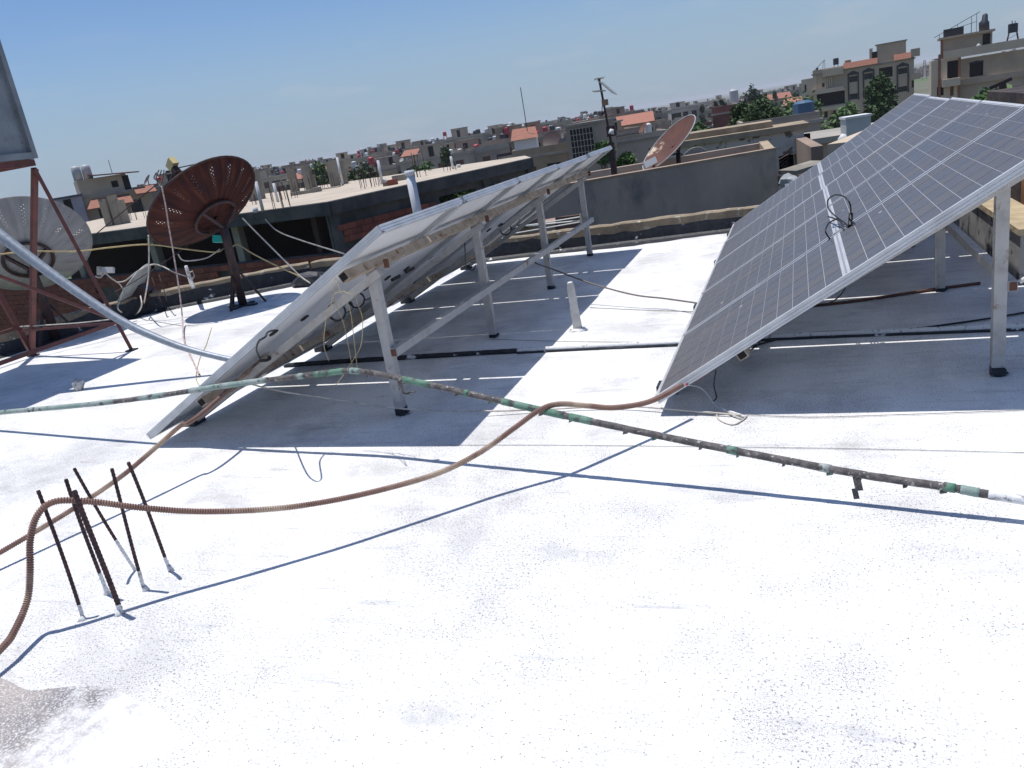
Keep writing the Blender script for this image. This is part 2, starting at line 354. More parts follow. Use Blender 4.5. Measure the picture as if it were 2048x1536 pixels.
def solar_array(label, xb, zb, xt, zt, y0, gaps, xl, hl, legys, raf_x, single, purl_ext, brace_z, brace_ext):
    root = thing('solar_array', label, 'solar array', loc=(xl, legys[0], 0)); O = Vector((xl, legys[0], 0))
    up = Vector((xt-xb, 0, zt-zb)).normalized(); nr = Vector((-up.z, 0, up.x)); yy = Vector((0, 1, 0))
    R = Matrix(((up.x, 0, nr.x), (0, 1, 0), (up.z, 0, nr.z)))
    y = y0; rr = random.Random(5)
    for k in range(5):
        p = thing('solar_panel', None, None); p.parent = root
        off = up*rr.uniform(-.006, .01)+nr*rr.uniform(-.003, .003)
        p.matrix_local = Matrix.Translation(Vector((xb, y, zb))+off-O) @ R.to_4x4()
        link('frame', PM[0], M_ALU, p); link('backsheet', PM[1], M_SHEET, p); link('rear_sheet', PM[2], M_BACK, p); link('ribbon', PM[3], M_RIB, p); 
        for jy in (.2, .5, .8): link('junction_box', PM[4], M_BLACK, p).location = (0, PW*jy, 0)
        if k < single:
            for a in CELLS:
                c = bpy.data.objects.new('solar_cell', cell_me); COL.objects.link(c); c.parent = p
                c.location = ((a[0]+a[2])/2, (a[1]+a[3])/2, -.0027); c.scale = (a[2]-a[0], a[3]-a[1], 1)
        else:
            tag(link('solar_cells', cells_me, M_CELL, p), kind='stuff')
        y += PW+gaps[k]
    yend = y
    T = .045
    zoff = PT+T/2+.002
    def pl(s): return Vector((xb, 0, zb))+up*s-nr*zoff
    Ltot = PL
    s_up = (xl-xb)/up.x+.02; s_lo = Ltot*.22
    for s in (s_lo, s_up):
        c = pl(s)
        MB().ob(Vector((c.x, (y0+purl_ext+yend-.1)/2, c.z))-O, up*T/2, yy*(yend-.1-y0-purl_ext)/2, nr*T/2).build('purlin', M_STEELT, root)
        MB().ob(Vector((c.x, y0+purl_ext-.003, c.z))-O, up*(T/2-.006), yy*.004, nr*(T/2-.006)).build('open_end', M_DARK, root)
    for ly in legys:
        top = pl(s_up)-nr*(T/2+.02)
        a = Vector((raf_x, ly, .02)); b = Vector((top.x+.0, ly, top.z-.005))
        MB().bar(a-O, b-O, .04, .04).build('rafter', M_STEELW, root)
        MB().box(xl-.025, ly-.025+.046, 0, xl+.025, ly+.025+.046, b.z+.045).add([], []).build('leg', M_STEELW, root) if False else None
        leg = MB(); leg.ob(Vector((xl, ly+.047, (top.z+.02)/2))-O, (.025, 0, 0), (0, .025, 0), (0, 0, (top.z+.02)/2)); leg.build('leg', M_STEELW, root)
        fh_ = rr.uniform(.010, .022); ft = MB(); ft.ob(Vector((xl, ly+.047, fh_))-O, (.0258, 0, 0), (0, .0258, 0), (0, 0, fh_)); ft.tube([Vector((xl+.01, ly+.047, 0))-O, Vector((xl+.005, ly+.047, .012))-O], [.04, .03], 9, jit=.5); ft.build('foot', M_BITU, root)
        f2 = MB(); f2.ob(Vector((raf_x-.01, ly, .02))-O, (.05, 0, 0), (0, .05, 0), (0, 0, .022)); f2.build('foot', M_BITU, root)
        cl = MB(); cl.ob(Vector((top.x+.035, ly+.02, top.z+.03))-O, (.011, 0, 0), (0, .008, 0), (0, 0, .022)); cl.build('clamp', M_RUST, root)
    bx = xl+.025+.019
    ya, yb = legys[0]+.047-brace_ext, legys[-1]+.047+.1
    MB().box(bx-.018-O.x, ya-O.y, brace_z-.022, bx+.018-O.x, yb-O.y, brace_z+.022).build('brace', M_STEELW, root)
    MB().box(bx-.014-O.x, ya-.006-O.y, brace_z-.018, bx+.014-O.x, ya-.001-O.y, brace_z+.018).build('open_end', M_RUST, root)
    return root
G = .023
left_array = solar_array('solar array seen from behind with wire coils hanging under its panels', -3.459, .08, -1.778, 1.044, 3.199, [G, .004, G, G+.003, G],
    -2.076, .805, [3.555, 5.03, 6.51, 7.985], -3.44, 0, .05, .355, .03)
right_array = solar_array('solar array showing dusty blue grey cells with a black cable loop on top', -.68, .091, .986, 1.093, 3.462, [G, G+.004, G, G, G],
    .775, .83, [3.80, 5.40, 6.9, 8.3], -.66, 2, .06, .405, .03)
# ================================================================ things on the roof
def polyline_px(l): return [Vector(p) for p in l]
# --- green and black wrapped pipe
gp = polyline_px([(-6.4, 3.72, .03), (-5.6, 3.62, .085), (-4.964, 3.52, .134), (-3.717, 3.301, .247), (-2.767, 3.161, .355), (-2.171, 3.089, .41), (-1.931, 3.055, .422), (-1.548, 2.971, .369), (-1.252, 2.908, .318), (-.981, 2.85, .27),
    (-.669, 2.785, .22), (-.386, 2.725, .177), (.109, 2.611, .115), (.393, 2.544, .094), (.584, 2.5, .075), (1.3, 2.32, .03), (2.2, 2.1, .016), (3.15, 1.85, .016)])
M_PIPEB = mat('tarred_pipe', (.085, .078, .078), (.19, .17, .16), 28, .42, .66, rough=.8, bump=.6, bsc=60, col3=(.42, .41, .40), sc3=60, lo3=.6, hi3=.67)
M_PIPEG = mat('green_pipe', (.075, .19, .125), (.16, .26, .205), 14, .4, .65, rough=.7, bump=.3, bsc=50, col3=(.08, .075, .075), sc3=22, lo3=.54, hi3=.62)
M_PIPEP = mat('pale_green_pipe', (.21, .30, .265), (.36, .38, .37), 12, .4, .7, rough=.7, bump=.3, bsc=50, col3=(.07, .07, .07), sc3=22, lo3=.55, hi3=.62)
M_PIPEW = mat('white_splashed_pipe', (.68, .68, .68), (.2, .2, .2), 22, .55, .62, rough=.7, bump=.4, bsc=50)
root = thing('wrapped_pipe', 'long raised pipe wrapped in peeling green and black tape crossing the roof', 'pipe', loc=(-1.9, 3.05, 0)); O = Vector((-1.9, 3.05, 0))
path = smooth_path(gp, 14)
b = MB(); b.smooth = True; b.tube([p-O for p in path], .0135, 10, jit=.12); b.build('pipe_body', M_PIPEB, root)
def xrange_px(a, c, m, r, name):
    # sleeve between two image columns of the pipe
    pts = []
    for p in path:
        v = np.array(p)-np.array([0, 0, H]); x = 1024+F*(v@CR)/(v@CF)
        if v@CF > 0 and a <= x <= c: pts.append(p-O)
    if len(pts) > 1:
        s = MB(); s.smooth = True; s.tube(pts, r, 10, jit=.06); s.build(name, m, root)
for a, c, m in ((-400, 235, M_PIPEP), (270, 345, M_PIPEP), (352, 372, M_PIPEG), (378, 545, M_PIPEP), (560, 578, M_PIPEG), (592, 615, M_PIPEP), (628, 690, M_PIPEG), (700, 722, M_PIPEP), (800, 866, M_PIPEG), (925, 945, M_PIPEG), (1000, 1022, M_PIPEG),
                (1030, 1132, M_PIPEG), (1140, 1188, M_PIPEG), (1390, 1412, M_PIPEG), (1440, 1480, M_PIPEG), (1490, 1500, M_PIPEG), (1578, 1590, M_PIPEG), (1632, 1680, M_PIPEP), (1686, 1714, M_PIPEG), (1740, 1755, M_PIPEG),
                (1822, 1836, M_PIPEP), (1885, 1912, M_PIPEG), (1918, 1965, M_PIPEP), (1970, 2500, M_PIPEW)):
    xrange_px(a, c, m, .0152, 'tape_sleeve')
def pipe_at(x):
    best = min(path, key=lambda p: abs(1024+F*((np.array(p)-np.array([0, 0, H]))@CR)/((np.array(p)-np.array([0, 0, H]))@CF)-x)); return best
R3 = random.Random(4)
for x in list(range(570, 1960, 83)):                                        # curled tape ends under the pipe
    p = pipe_at(x+R3.uniform(-15, 15))-O; s = R3.uniform(.005, .011)
    t = MB(); t.ob(p+Vector((0, 0, -.016)), (s, 0, .002), (0, .008, 0), (.001, 0, .004)); t.build('tape_flap', R3.choice([M_PIPEB, M_PIPEB, M_PIPEG]), root)
p = pipe_at(1722)-O
t = MB(); t.ob(p+Vector((-.004, 0, -.035)), (.012, .002, 0), (0, .003, 0), (-.004, 0, .024)); t.ob(p+Vector((-.012, 0, -.072)), (.009, .002, 0), (0, .003, 0), (-.003, 0, .018)); t.build('hanging_tag', M_PIPEB, root)
p = pipe_at(800)-O
t = MB(); t.tube(smooth_path([p, p+Vector((.005, 0, -.04)), p+Vector((.012, 0, -.075)), p+Vector((.06, .01, -.07))], 4), .006, 6); t.build('hanging_tag', M_PIPEB, root)

# --- two corrugated conduit hoses
M_HOSE = mat('corrugated_conduit', (.25, .15, .118), (.18, .105, .085), 9, rough=.7, col3=(.46, .36, .27), sc3=3.2, lo3=.52, hi3=.66)
def hose(pts, r, label, sub=16):
    b = MB(); b.smooth = False
    raw = smooth_path(pts, sub)
    # resample at even spacing
    out = [raw[0]]; step = .0042; acc = 0.; last = raw[0]
    for p in raw[1:]:
        seg = (p-last).length
        while acc+seg >= step:
            t = (step-acc)/seg; last = last.lerp(p, t); out.append(last.copy()); seg = (p-last).length; acc = 0.
        acc += seg; last = p
    rr = [r*(1.04 if (i//1) % 2 else .74) for i in range(len(out))]
    b.tube(out, rr, 8)
    return b.build('conduit_hose', M_HOSE, label=label, cat='hose')
hose2 = [(-.45, 3.47, .215), (-.539, 3.427, .161), (-.656, 3.246, .155), (-.776, 3.095, .189), (-.857, 3.004, .234), (-.95, 2.9, .286), (-1.015, 2.832, .289), (-1.103, 2.758, .246), (-1.224, 2.654, .187), (-1.35, 2.533, .159),
    (-1.499, 2.398, .161), (-1.668, 2.25, .18), (-1.835, 2.124, .211), (-2.022, 1.994, .268), (-2.177, 1.896, .333), (-2.294, 1.815, .397), (-2.373, 1.754, .428), (-2.416, 1.711, .4), (-2.444, 1.677, .325), (-2.457, 1.649, .228), (-2.476, 1.617, .132), (-2.447, 1.525, .082), (-2.427, 1.448, .065), (-2.41, 1.2, .03), (-2.45, .6, .014), (-2.6, -.6, .014), (-2.7, -2.5, .014)]
hose(hose2[1:], .0122, 'brown corrugated hose curving over the rusty bars to the right solar array')
hose1 = [g(545, 690, .36), g(520, 722, .33), g(480, 757, .31), g(440, 795, .29), g(400, 830, .27), g(372, 848, .26), (-2.864, 2.861, .256), (-2.905, 2.679, .198), (-2.947, 2.515, .149), (-3.011, 2.304, .107), (-3.071, 2.114, .079), (-3.109, 1.997, .064), (-3.2, 1.7, .03), (-3.5, .9, .014), (-3.9, -.5, .014), (-4.2, -2.5, .014)]
hose(hose1, .0122, 'brown corrugated hose hanging from the near corner of the left solar array')

# --- rusty reinforcement bars sticking out of the roof
M_REBAR = mat('old_rebar', (.05, .03, .033), (.10, .05, .045), 30, .4, .7, rough=.85, bump=.4, bsc=120)
M_PAINT = mat('white_limewash', (.72, .72, .72), (.25, .23, .22), 40, .58, .66, rough=.8, bump=.3)
labs = ['rusty upright bar nearest the curve of the hose, leftmost of six', 'thick dark rusty upright bar in front of another in the cluster', 'rusty bar half hidden behind the thick dark bar', 'rusty bar leaning strongly left with a long white painted foot',
        'rusty bar second from the right in the upright cluster', 'rightmost rusty upright bar of the cluster of six']
for i, (bs, tp, z, r, wp) in enumerate((((165, 1240), (77, 980), .47, .0072, .12), ((240, 1228), (152, 980), .47, .0098, .09), ((214, 1188), (135, 958), .465, .0075, .2), ((272, 1140), (148, 937), .46, .0066, .33), ((292, 1180), (220, 938), .475, .007, .17), ((342, 1142), (253, 925), .46, .0072, .14))):
    B, T = g(*bs), g(*tp, z); rt = thing('rebar', labs[i], 'steel bar', 'upright rusty bars in the roof', loc=B)
    n = 60; pts = []; rad = []
    for k in range(n+1):
        t = k/n; q = B.lerp(T, t)+Vector((math.sin(t*3+i)*.006, math.cos(t*2.3+i)*.004, 0))
        pts.append(q-B); rad.append(r*.88*(1.1 if k % 2 else .93))
    pts[0] = Vector((0, 0, -.01))
    k = int(n*wp)
    a = MB(); a.tube(pts[k:], rad[k:], 7); a.build('bar', M_REBAR, rt)
    a = MB(); a.tube(pts[:k+1], [x*1.03 for x in rad[:k+1]], 7, jit=.25); a.build('painted_foot', M_PAINT, rt)
    a = MB(); a.smooth = True; a.tube([(0, 0, -.004), (.002, 0, .006), (0, 0, .014+.006*(i % 3))], [r*2.0, r*1.4, r*1.02], 12, jit=.6); a.build('mortar_collar', M_PAINT, rt)

# --- grey mortar mound in the near corner
M_MORT = mat('rough_mortar', (.40, .36, .335), (.22, .215, .23), 3.2, .42, .62, rough=.95, bump=.45, bsc=150, col3=(.66, .63, .61), sc3=150, lo3=.5, hi3=.6)
nt = M_MORT.node_tree; N = nt.nodes; L = nt.links; bs_ = N['Principled BSDF']; src = bs_.inputs['Base Color'].links[0].from_socket
vd = N.new('ShaderNodeVectorMath'); vd.operation = 'DISTANCE'; vd.inputs[1].default_value = (*g(-60, 1430)[:2], 0); L.new(N.new('ShaderNodeNewGeometry').outputs['Position'], vd.inputs[0])
nn_ = N.new('ShaderNodeTexNoise'); nn_.inputs['Scale'].default_value = 11; nn_.inputs['Roughness'].default_value = .75; nn_.inputs['Detail'].default_value = 8; L.new(N.new('ShaderNodeNewGeometry').outputs['Position'], nn_.inputs['Vector'])
ma = N.new('ShaderNodeMath'); ma.operation = 'MULTIPLY_ADD'; L.new(nn_.outputs['Fac'], ma.inputs[0]); ma.inputs[1].default_value = .9; L.new(vd.outputs['Value'], ma.inputs[2])
mp_ = N.new('ShaderNodeMapRange'); mp_.inputs[1].default_value = .74; mp_.inputs[2].default_value = .98; L.new(ma.outputs[0], mp_.inputs[0])
mx_ = N.new('ShaderNodeMix'); mx_.data_type = 'RGBA'; L.new(mp_.outputs[0], mx_.inputs[0]); L.new(src, mx_.inputs[6]); mx_.inputs[7].default_value = (.82, .82, .82, 1); L.new(mx_.outputs[2], bs_.inputs['Base Color'])   # paint brushed over its rim
b = MB(); cx, cy = g(40, 1455)[:2]; n = 64; R5 = random.Random(2)
for j in range(13):
    for i in range(n):
        a = 2*math.pi*i/n; rr = (.46+.07*math.sin(2*a+1)+.05*math.sin(3*a+.4)+.03*math.sin(7*a))*(j/12)
        b.v.append((cx+rr*math.cos(a)*1.15-.12, cy+rr*math.sin(a)*.62-.06, .003+(.014*(1-(j/12)**2.4)+R5.uniform(0, .005))*(1 if j < 12 else 0)-(.006 if j == 12 else 0)))
for j in range(12):
    for i in range(n): b.f.append((j*n+i, (j+1)*n+i, (j+1)*n+(i+1) % n, j*n+(i+1) % n))
b.smooth = True; b.build('mortar_mound', M_MORT, label='low mound of rough grey mortar in the bottom left corner', cat='mortar')

# --- short white stump, stone
B = g(1156, 661); b = MB(); n = 10
for k in range(n+1):
    t = k/n; w = .027-.006*t; wy = .02-.003*t; j = lambda: R5.uniform(-.0015, .0015)
    c = Vector((-.012*t, 0, .335*t))
    for sx_, sy_ in ((-1, -1), (1, -1), (1, 1), (-1, 1)): b.v.append(tuple(c+Vector((sx_*w*(1 if k < n else .7)+j(), sy_*wy+j(), j()*2))))
for k in range(n):
    for i in range(4): b.f.append((k*4+i, k*4+(i+1) % 4, k*4+4+(i+1) % 4, k*4+4+i))
b.f.append((n*4, n*4+1, n*4+2, n*4+3))
o = thing('white_stump', 'short white painted upright stump between the two solar arrays', 'post', loc=B)
b.build('stump', mat('chipped_white_paint', (.66, .65, .62), (.5, .48, .44), 12, rough=.75, col3=(.2, .19, .18), sc3=26, lo3=.66, hi3=.7, bump=.3), o)
b = MB()
for k in range(3):
    rr = (.075, .06, .045)[k]
    for i in range(14): a = 2*math.pi*i/14; q = rr*(1+R5.uniform(-.15, .15)); b.v.append((q*math.cos(a), q*math.sin(a)*.8, (.0, .012, .02)[k]))
for k in range(2):
    for i in range(14): b.f.append((k*14+i, k*14+(i+1) % 14, k*14+14+(i+1) % 14, k*14+14+i))
b.f.append(tuple(range(28, 42))); b.build('collar', M_PAINT, o)
import bmesh
def lump(name, loc, s, m, seed, **kw):
    bm = bmesh.new(); bmesh.ops.create_icosphere(bm, subdivisions=2, radius=1); Rr = random.Random(seed)
    for v in bm.verts: v.co = Vector((v.co.x*s[0], v.co.y*s[1], v.co.z*s[2]))*(1+Rr.uniform(-.22, .22))
    me = bpy.data.meshes.new(name); bm.to_mesh(me); bm.free(); o = link(name, me, m); o.location = loc; return tag(o, **kw)
M_STONE = mat('pale_stone', (.55, .54, .52), (.16, .15, .14), 22, .5, .62, rough=.9, bump=.6, bsc=40)
lump('stone', g(157, 770, .04), (.045, .04, .055), M_STONE, 3, label='pale chipped stone lying on the roof near the water tank stand', cat='stone')

# --- floor pipe, array shade put into the tar-black left length, right whitewashed
rt = thing('floor_pipe', 'pipe lying flat on the roof, shaded black on the left and whitewashed on the right', 'pipe', loc=(-2.1, 4.64, 0)); O = Vector((-2.1, 4.64, 0))
pp = [(-3.53, 4.63, .014), (-2.8, 4.645, .014), (-2.12, 4.645, .014), (-1.75, 4.64, .015)]
b = MB(); b.smooth = True; b.tube([p-O for p in smooth_path(pp, 14)], .017, 8, jit=.12); b.build('shaded_dark_length', M_BITU, rt)
pp = [(-1.75, 4.64, .015), (-1.2, 4.625, .016), (-.68, 4.60, .016), (-.1, 4.60, .016), (.6, 4.55, .016), (1.15, 4.5, .02)]
b = MB(); b.smooth = True; b.tube([p-O for p in smooth_path(pp, 12)], .0175, 8, jit=.05); b.build('whitewashed_length', M_PAINT, rt)
b = MB(); b.tube([Vector(p)-O+Vector((0, -.02, -.009)) for p in smooth_path(pp, 12)], .008, 6, jit=.3); b.build('tar_bead', M_BITU, rt)
# rod and cable below the right array
M_ROD = mat('dark_rod', (.09, .075, .075), rough=.8)
cable('steel_rod', [g(1560, 617, .01), g(1700, 603, .012), g(1870, 578, .012), g(1960, 566, .012)], .010, M_RUST, 'rusty thin rod on the roof under the right solar array', 'rod')
cable('ground_cable', [g(1505, 692, .008), g(1600, 668, .008), g(1700, 662, .008), g(1800, 660, .008), g(1900, 648, .01), g(2048, 625, .01), g(2150, 600, .01)], .006, M_BLACK, 'black cable splashed with paint under the right solar array', 'cable')

# --- strings and wires on the white roof
cable('white_wire', [g(470, 760, .3), g(560, 782, .2), g(660, 797, .12), g(800, 817, .06), g(960, 822, .03), g(1100, 818, .015), g(1240, 812, .02), g(1360, 820, .02), g(1490, 831, .01)], .005, M_CABW, 'pale wire running from the left array past the hose to the right array', 'wire')
cable('thin_wire', [g(1490, 829, .006), g(1620, 834, .006), g(1800, 829, .006), g(2048, 820, .006)], .0022, M_STRING, 'thin grey wire along the shadow edge of the right array', 'wire')
cable('thin_string', [g(870, 890, .004), g(1100, 890, .004), g(1400, 893, .004), g(1700, 897, .004), g(2048, 905, .004)], .0016, M_STRING, 'fine dark string stretched across the sunlit roof', 'string')
cable('thin_string', [g(980, 678, .004), g(1150, 683, .004), g(1360, 684, .004)], .0022, M_STRING, 'fine string on the roof beside the whitewashed pipe', 'string')
cable('thin_string', [g(1180, 615, .004), g(1290, 620, .004), g(1390, 623, .004)], .0026, M_STRING, 'fine string on the roof between the white stump and the right array', 'string')
cable('slack_cable', [Vector((-2.03, 6.45, .36)), g(1066, 521, .33), g(1110, 540, .26), g(1180, 566, .17), g(1265, 589, .1), g(1330, 597, .08), g(1400, 607, .08)], .0065, mat('grey_brown_cable', (.2, .17, .16), rough=.7), 'dark cable sagging from the left array brace to the right array', 'cable')
# wire bundle below the near corner of the right array
rt = thing('wire_bundle', 'white joint of wires lying by the near corner of the right array', 'wires', loc=g(1450, 825)); O = g(1450, 825)
def cb(pts, r, m, nm='wire'): cable(nm, [Vector(p)-O for p in pts], r, m, parent=rt)
cb([g(1376, 770, .14), g(1400, 775, .1), g(1420, 795, .06), g(1432, 812, .03), g(1460, 825, .01)], .0035, mat('grey_wire', (.45, .46, .48), rough=.6))
cb([g(1432, 740, .2), g(1428, 770, .12), g(1433, 795, .05), g(1424, 803, .035)], .0035, M_BLACK)
cb([g(1433, 815, .02), g(1437, 838, .005), g(1465, 849, .005), g(1485, 840, .005), g(1494, 832, .005)], .0035, M_CABW)
cb([g(1440, 816, .02), g(1462, 824, .015), g(1492, 834, .006)], .007, M_PAINT, 'connector')
cb([g(1448, 818, .02), g(1470, 832, .01), g(1486, 838, .006)], .004, M_CABW)
cable('red_wire', [g(1372, 770, .15), g(1385, 763, .155), g(1405, 752, .16), g(1428, 735, .2)], .0045, mat('red_insulation', (.42, .035, .07), rough=.5), 'red wire leaving the hose along the right array frame', 'wire')
cable('black_lead', [g(1462, 712, .2), g(1490, 706, .12), g(1512, 692, .1), g(1528, 672, .22)], .0042, M_BLACK, 'black lead looping under the near edge of the right array', 'lead', group='black leads under the right array')
cable('black_lead', [g(1645, 612, .02), g(1670, 600, .1), g(1688, 580, .25), g(1693, 556, .5)], .0042, M_BLACK, 'black lead hanging near the middle of the right array', 'lead', group='black leads under the right array')
# black cable loop standing on the right array
UPR = Vector((.986+.68, 0, 1.093-.091)).normalized(); NRR = Vector((-UPR.z, 0, UPR.x))
def on_right(x, y, h=0.):
    d = Vector(ray(x, y)); c = Vector((0, 0, H)); P0 = Vector((-.68, 3.462, .091))+NRR*h; return c+d*((P0-c).dot(NRR)/d.dot(NRR))
rt = thing('cable_loop', 'black cable loop with plug sticking up from the right array panels', 'cable', loc=on_right(1690, 475)); O = on_right(1690, 475)
def cb(pts, r, m, nm='cable'): cable(nm, [Vector(p)-O for p in pts], r, m, parent=rt)
cb([on_right(1702, 428, .04), on_right(1700, 408, .10), on_right(1688, 393, .14), on_right(1670, 390, .15), on_right(1656, 400, .13), on_right(1657, 417, .1), on_right(1672, 433, .05), on_right(1690, 446, .02), on_right(1697, 456, .0)], .0042, M_BLACK)
cb([on_right(1656, 433, .03), on_right(1672, 438, .04), on_right(1683, 446, .03), on_right(1688, 461, .0)], .0042, M_BLACK)
cb([on_right(1674, 438, .05), on_right(1658, 446, .06), on_right(1651, 462, .05), on_right(1660, 478, .0)], .0042, M_BLACK)
b = MB(); b.cyl(on_right(1702, 428, .04)-O, on_right(1700, 452, .004)-O, .011, 10); b.build('plug', M_BLACK, rt)

# --- wire coils and cords under the left array (in its back plane)
UPL = Vector((-1.778+3.459, 0, 1.044-.08)).normalized(); NRL = Vector((-UPL.z, 0, UPL.x))
def on_left(x, y, h=-.06):
    d = Vector(ray(x, y)); c = Vector((0, 0, H)); P0 = Vector((-3.459, 3.199, .08))+NRL*h; return c+d*((P0-c).dot(NRL)/d.dot(NRL))
def coil(x, y, rpx, label, turns=3):
    C = on_left(x, y, -.12); sc_ = (C-Vector((0, 0, H))).length/F; r = rpx*sc_; rt = thing('wire_coil', label, 'wire coil', loc=C)
    pts = []; Rr = random.Random(int(x))
    for k in range(turns*16+1):
        a = 2*math.pi*k/16; q = r*(1+.1*math.sin(k*.37)+Rr.uniform(-.03, .03)); pts.append(Vector(CR)*q*math.cos(a)+Vector(CU)*q*math.sin(a)+Vector(CF)*.012*math.sin(k*.2))
    b = MB(); b.smooth = True; b.tube(pts, .0044, 5); b.build('coil', M_BLACK, rt)
    b = MB(); b.smooth = True; b.tube(smooth_path([pts[-1], pts[-1]+Vector(CR)*.04+Vector(CU)*.02, on_left(x+28, y-22)-C], 5), .0034, 5); b.build('lead', M_BLACK, rt)
coil(675, 626, 16, 'black wire coil under the left array, lower of the pair near its first leg')
coil(714, 601, 15, 'black wire coil under the left array, upper of the pair near its first leg')
coil(1012, 459, 11, 'small black wire coil high under the left array towards its far legs')
cable('black_lead', [on_left(922, 492), on_left(928, 478, -.1), on_left(930, 500, -.12), on_left(932, 530, -.12), on_left(945, 541, -.14), on_left(952, 527, -.1), on_left(942, 525, -.08)], .0045, M_BLACK, 'black lead dangling under the left array beside its second leg', 'lead')
cable('black_lead', [on_left(520, 716), on_left(513, 700, -.1), on_left(517, 683, -.1), on_left(530, 674, -.1), on_left(536, 664), on_left(551, 660)], .0045, M_BLACK, 'black lead looping from the hose end under the left array', 'lead')
cable('black_lead', [on_left(521, 721), on_left(534, 720, -.09), on_left(540, 716, -.09), on_left(536, 713)], .009, M_BLACK, 'black plug beside the hose end under the left array', 'plug')
for (x, y, lab) in ((792, 556, 'black plug clipped high under the left array, left one'), (820, 540, 'pair of black plugs under the left array')):
    b = MB(); p0 = on_left(x-8, y+4, -.075); p1 = on_left(x+7, y-4, -.075); b.cyl(p0, p1, .011, 8); b.build('cable_plug', M_BLACK, label=lab, cat='plug')
cable('black_lead', [on_left(828, 567), on_left(832, 556, -.1), on_left(836, 548)], .008, M_BLACK, 'short dark lead hooked under the middle of the left array', 'lead')
pe = on_left(672, 556, -.09)
def cd(x, y): return g(x, y, .86-(y-556)*.00242)          # cords hang straight down between purlin end and pipe
cable('yellow_cord', [pe, cd(682, 585), cd(700, 620), cd(708, 680), cd(715, 742)], .0017, M_CABY, 'yellow cord hanging from the near purlin end to the wrapped pipe, right strand', 'cord')
cable('yellow_cord', [pe, cd(664, 575), cd(672, 610), cd(688, 650), cd(706, 742)], .0017, M_CABY, 'yellow cord hanging from the near purlin end to the wrapped pipe, left strand', 'cord')
cable('yellow_cord', [cd(690, 583), cd(668, 588), cd(662, 610), cd(652, 640), cd(648, 690), cd(658, 722)], .0018, M_CABY, 'loose yellow cord dangling left of the wire coils', 'cord')
cable('yellow_cord', [cd(672, 770), cd(690, 745), cd(706, 720), cd(722, 690), cd(725, 640), cd(718, 615), cd(708, 592), cd(690, 584)], .0016, M_CABY, 'thin yellow cord from the upper wire coil down past the wrapped pipe', 'cord')
# ================================================================ left side: tank stand, dishes, cables
M_GALV = mat('galvanised_sheet', (.30, .32, .34), (.22, .235, .25), 5, .4, .7, rough=.5, metal=.35, bump=.06, bsc=30, col3=(.16, .17, .18), sc3=28, lo3=.6, hi3=.75)
M_GALVP = mat('galvanised_pipe', (.30, .335, .38), (.22, .25, .29), 30, rough=.5, metal=.3)
N0 = Vector((-5.94, 5.26, 1.70))
rt = thing('water_tank', 'galvanised sheet metal water tank with riveted edges high on a red stand', 'water tank', loc=(-6.54, 4.66, 1.74)); O = Vector((-6.54, 4.66, 1.74))
b = MB().box(-.585, -.585, .012, .585, .585, 1.2); b.build('tank_body', M_GALV, rt)
for sx_ in (-1, 1):
    for sy_ in (-1, 1):
        b = MB().box(sx_*.6-.022, sy_*.6-.022, .0, sx_*.6+.022, sy_*.6+.022, 1.22); b.build('corner_angle', M_GALV, rt)
for z in (.0, 1.17):
    b = MB()
    for s in (-1, 1):
        b.box(-.578, s*.6-.02, z, .578, s*.6+.02, z+.05); b.box(s*.6-.02, -.578, z, s*.6+.02, .578, z+.05)
    b.build('edge_frame', M_GALV, rt)
rt = thing('tank_stand', 'dark red steel stand with splayed legs carrying the metal water tank', 'stand', loc=(-6.5, 4.7, 0)); O = Vector((-6.5, 4.7, 0))
tops = [Vector((-5.955, 5.245, 1.66)), Vector((-7.12, 5.245, 1.66)), Vector((-5.955, 4.08, 1.66)), Vector((-7.12, 4.08, 1.66))]
feet = [Vector((-5.75, 5.456, 0)), Vector((-7.06, 5.53, 0)), Vector((-5.75, 3.86, 0)), Vector((-7.3, 3.86, 0))]
for i in range(4):
    MB().bar(feet[i]-O, tops[i]-O, .045 if i else .03).build('leg', M_REDST, rt)
    MB().box(feet[i].x-O.x-.04, feet[i].y-O.y-.04, 0, feet[i].x-O.x+.04, feet[i].y-O.y+.04, .012).build('foot', M_BITU, rt)
for a, c, w in ((tops[0], tops[1], .05), (tops[0], tops[2], .05), (tops[1], tops[3], .05), (tops[2], tops[3], .05)):
    MB().bar(a-O+Vector((0, 0, .05)), c-O+Vector((0, 0, .05)), w).build('top_beam', M_REDST, rt)
def along(i, z): t = z/1.66; return feet[i].lerp(tops[i], t)
MB().bar(tops[0]-O, feet[1]-O+Vector((0, 0, .05)), .042).build('diagonal', M_REDST, rt)
MB().bar(along(0, .28)-O, along(2, .28)-O, .03).build('tie_bar', M_REDST, rt)
MB().bar(along(0, .27)-O, along(1, .27)-O, .022).build('tie_bar', M_REDST, rt)
MB().bar(along(0, .3)-O, along(2, 1.25)-O, .024).build('diagonal', M_REDST, rt)
MB().bar(along(1, .3)-O, along(3, .28)-O, .03).build('tie_bar', M_REDST, rt)
cable('rope', [along(1, .29)+Vector((0, 0, .02)), along(0, .28)+Vector((-.5, .02, .02)), along(0, .28)+Vector((0, 0, .03))], .006, M_CABW, 'pale rope tied between the legs of the red tank stand', 'rope')
# galvanised pipe sloping down from the tank
cable('steel_pipe', [(-5.86, 4.36, 1.56), (-5.518, 4.389, 1.208), (-5.133, 4.428, .828), (-4.735, 4.471, .482), (-4.414, 4.506, .29), (-4.158, 4.537, .177), (-3.75, 4.57, .05)], [.048-.026*min(1, i/30) for i in range(37)], M_GALVP, 'shiny galvanised pipe sloping from the water tank down to the roof', 'pipe', sides=10)

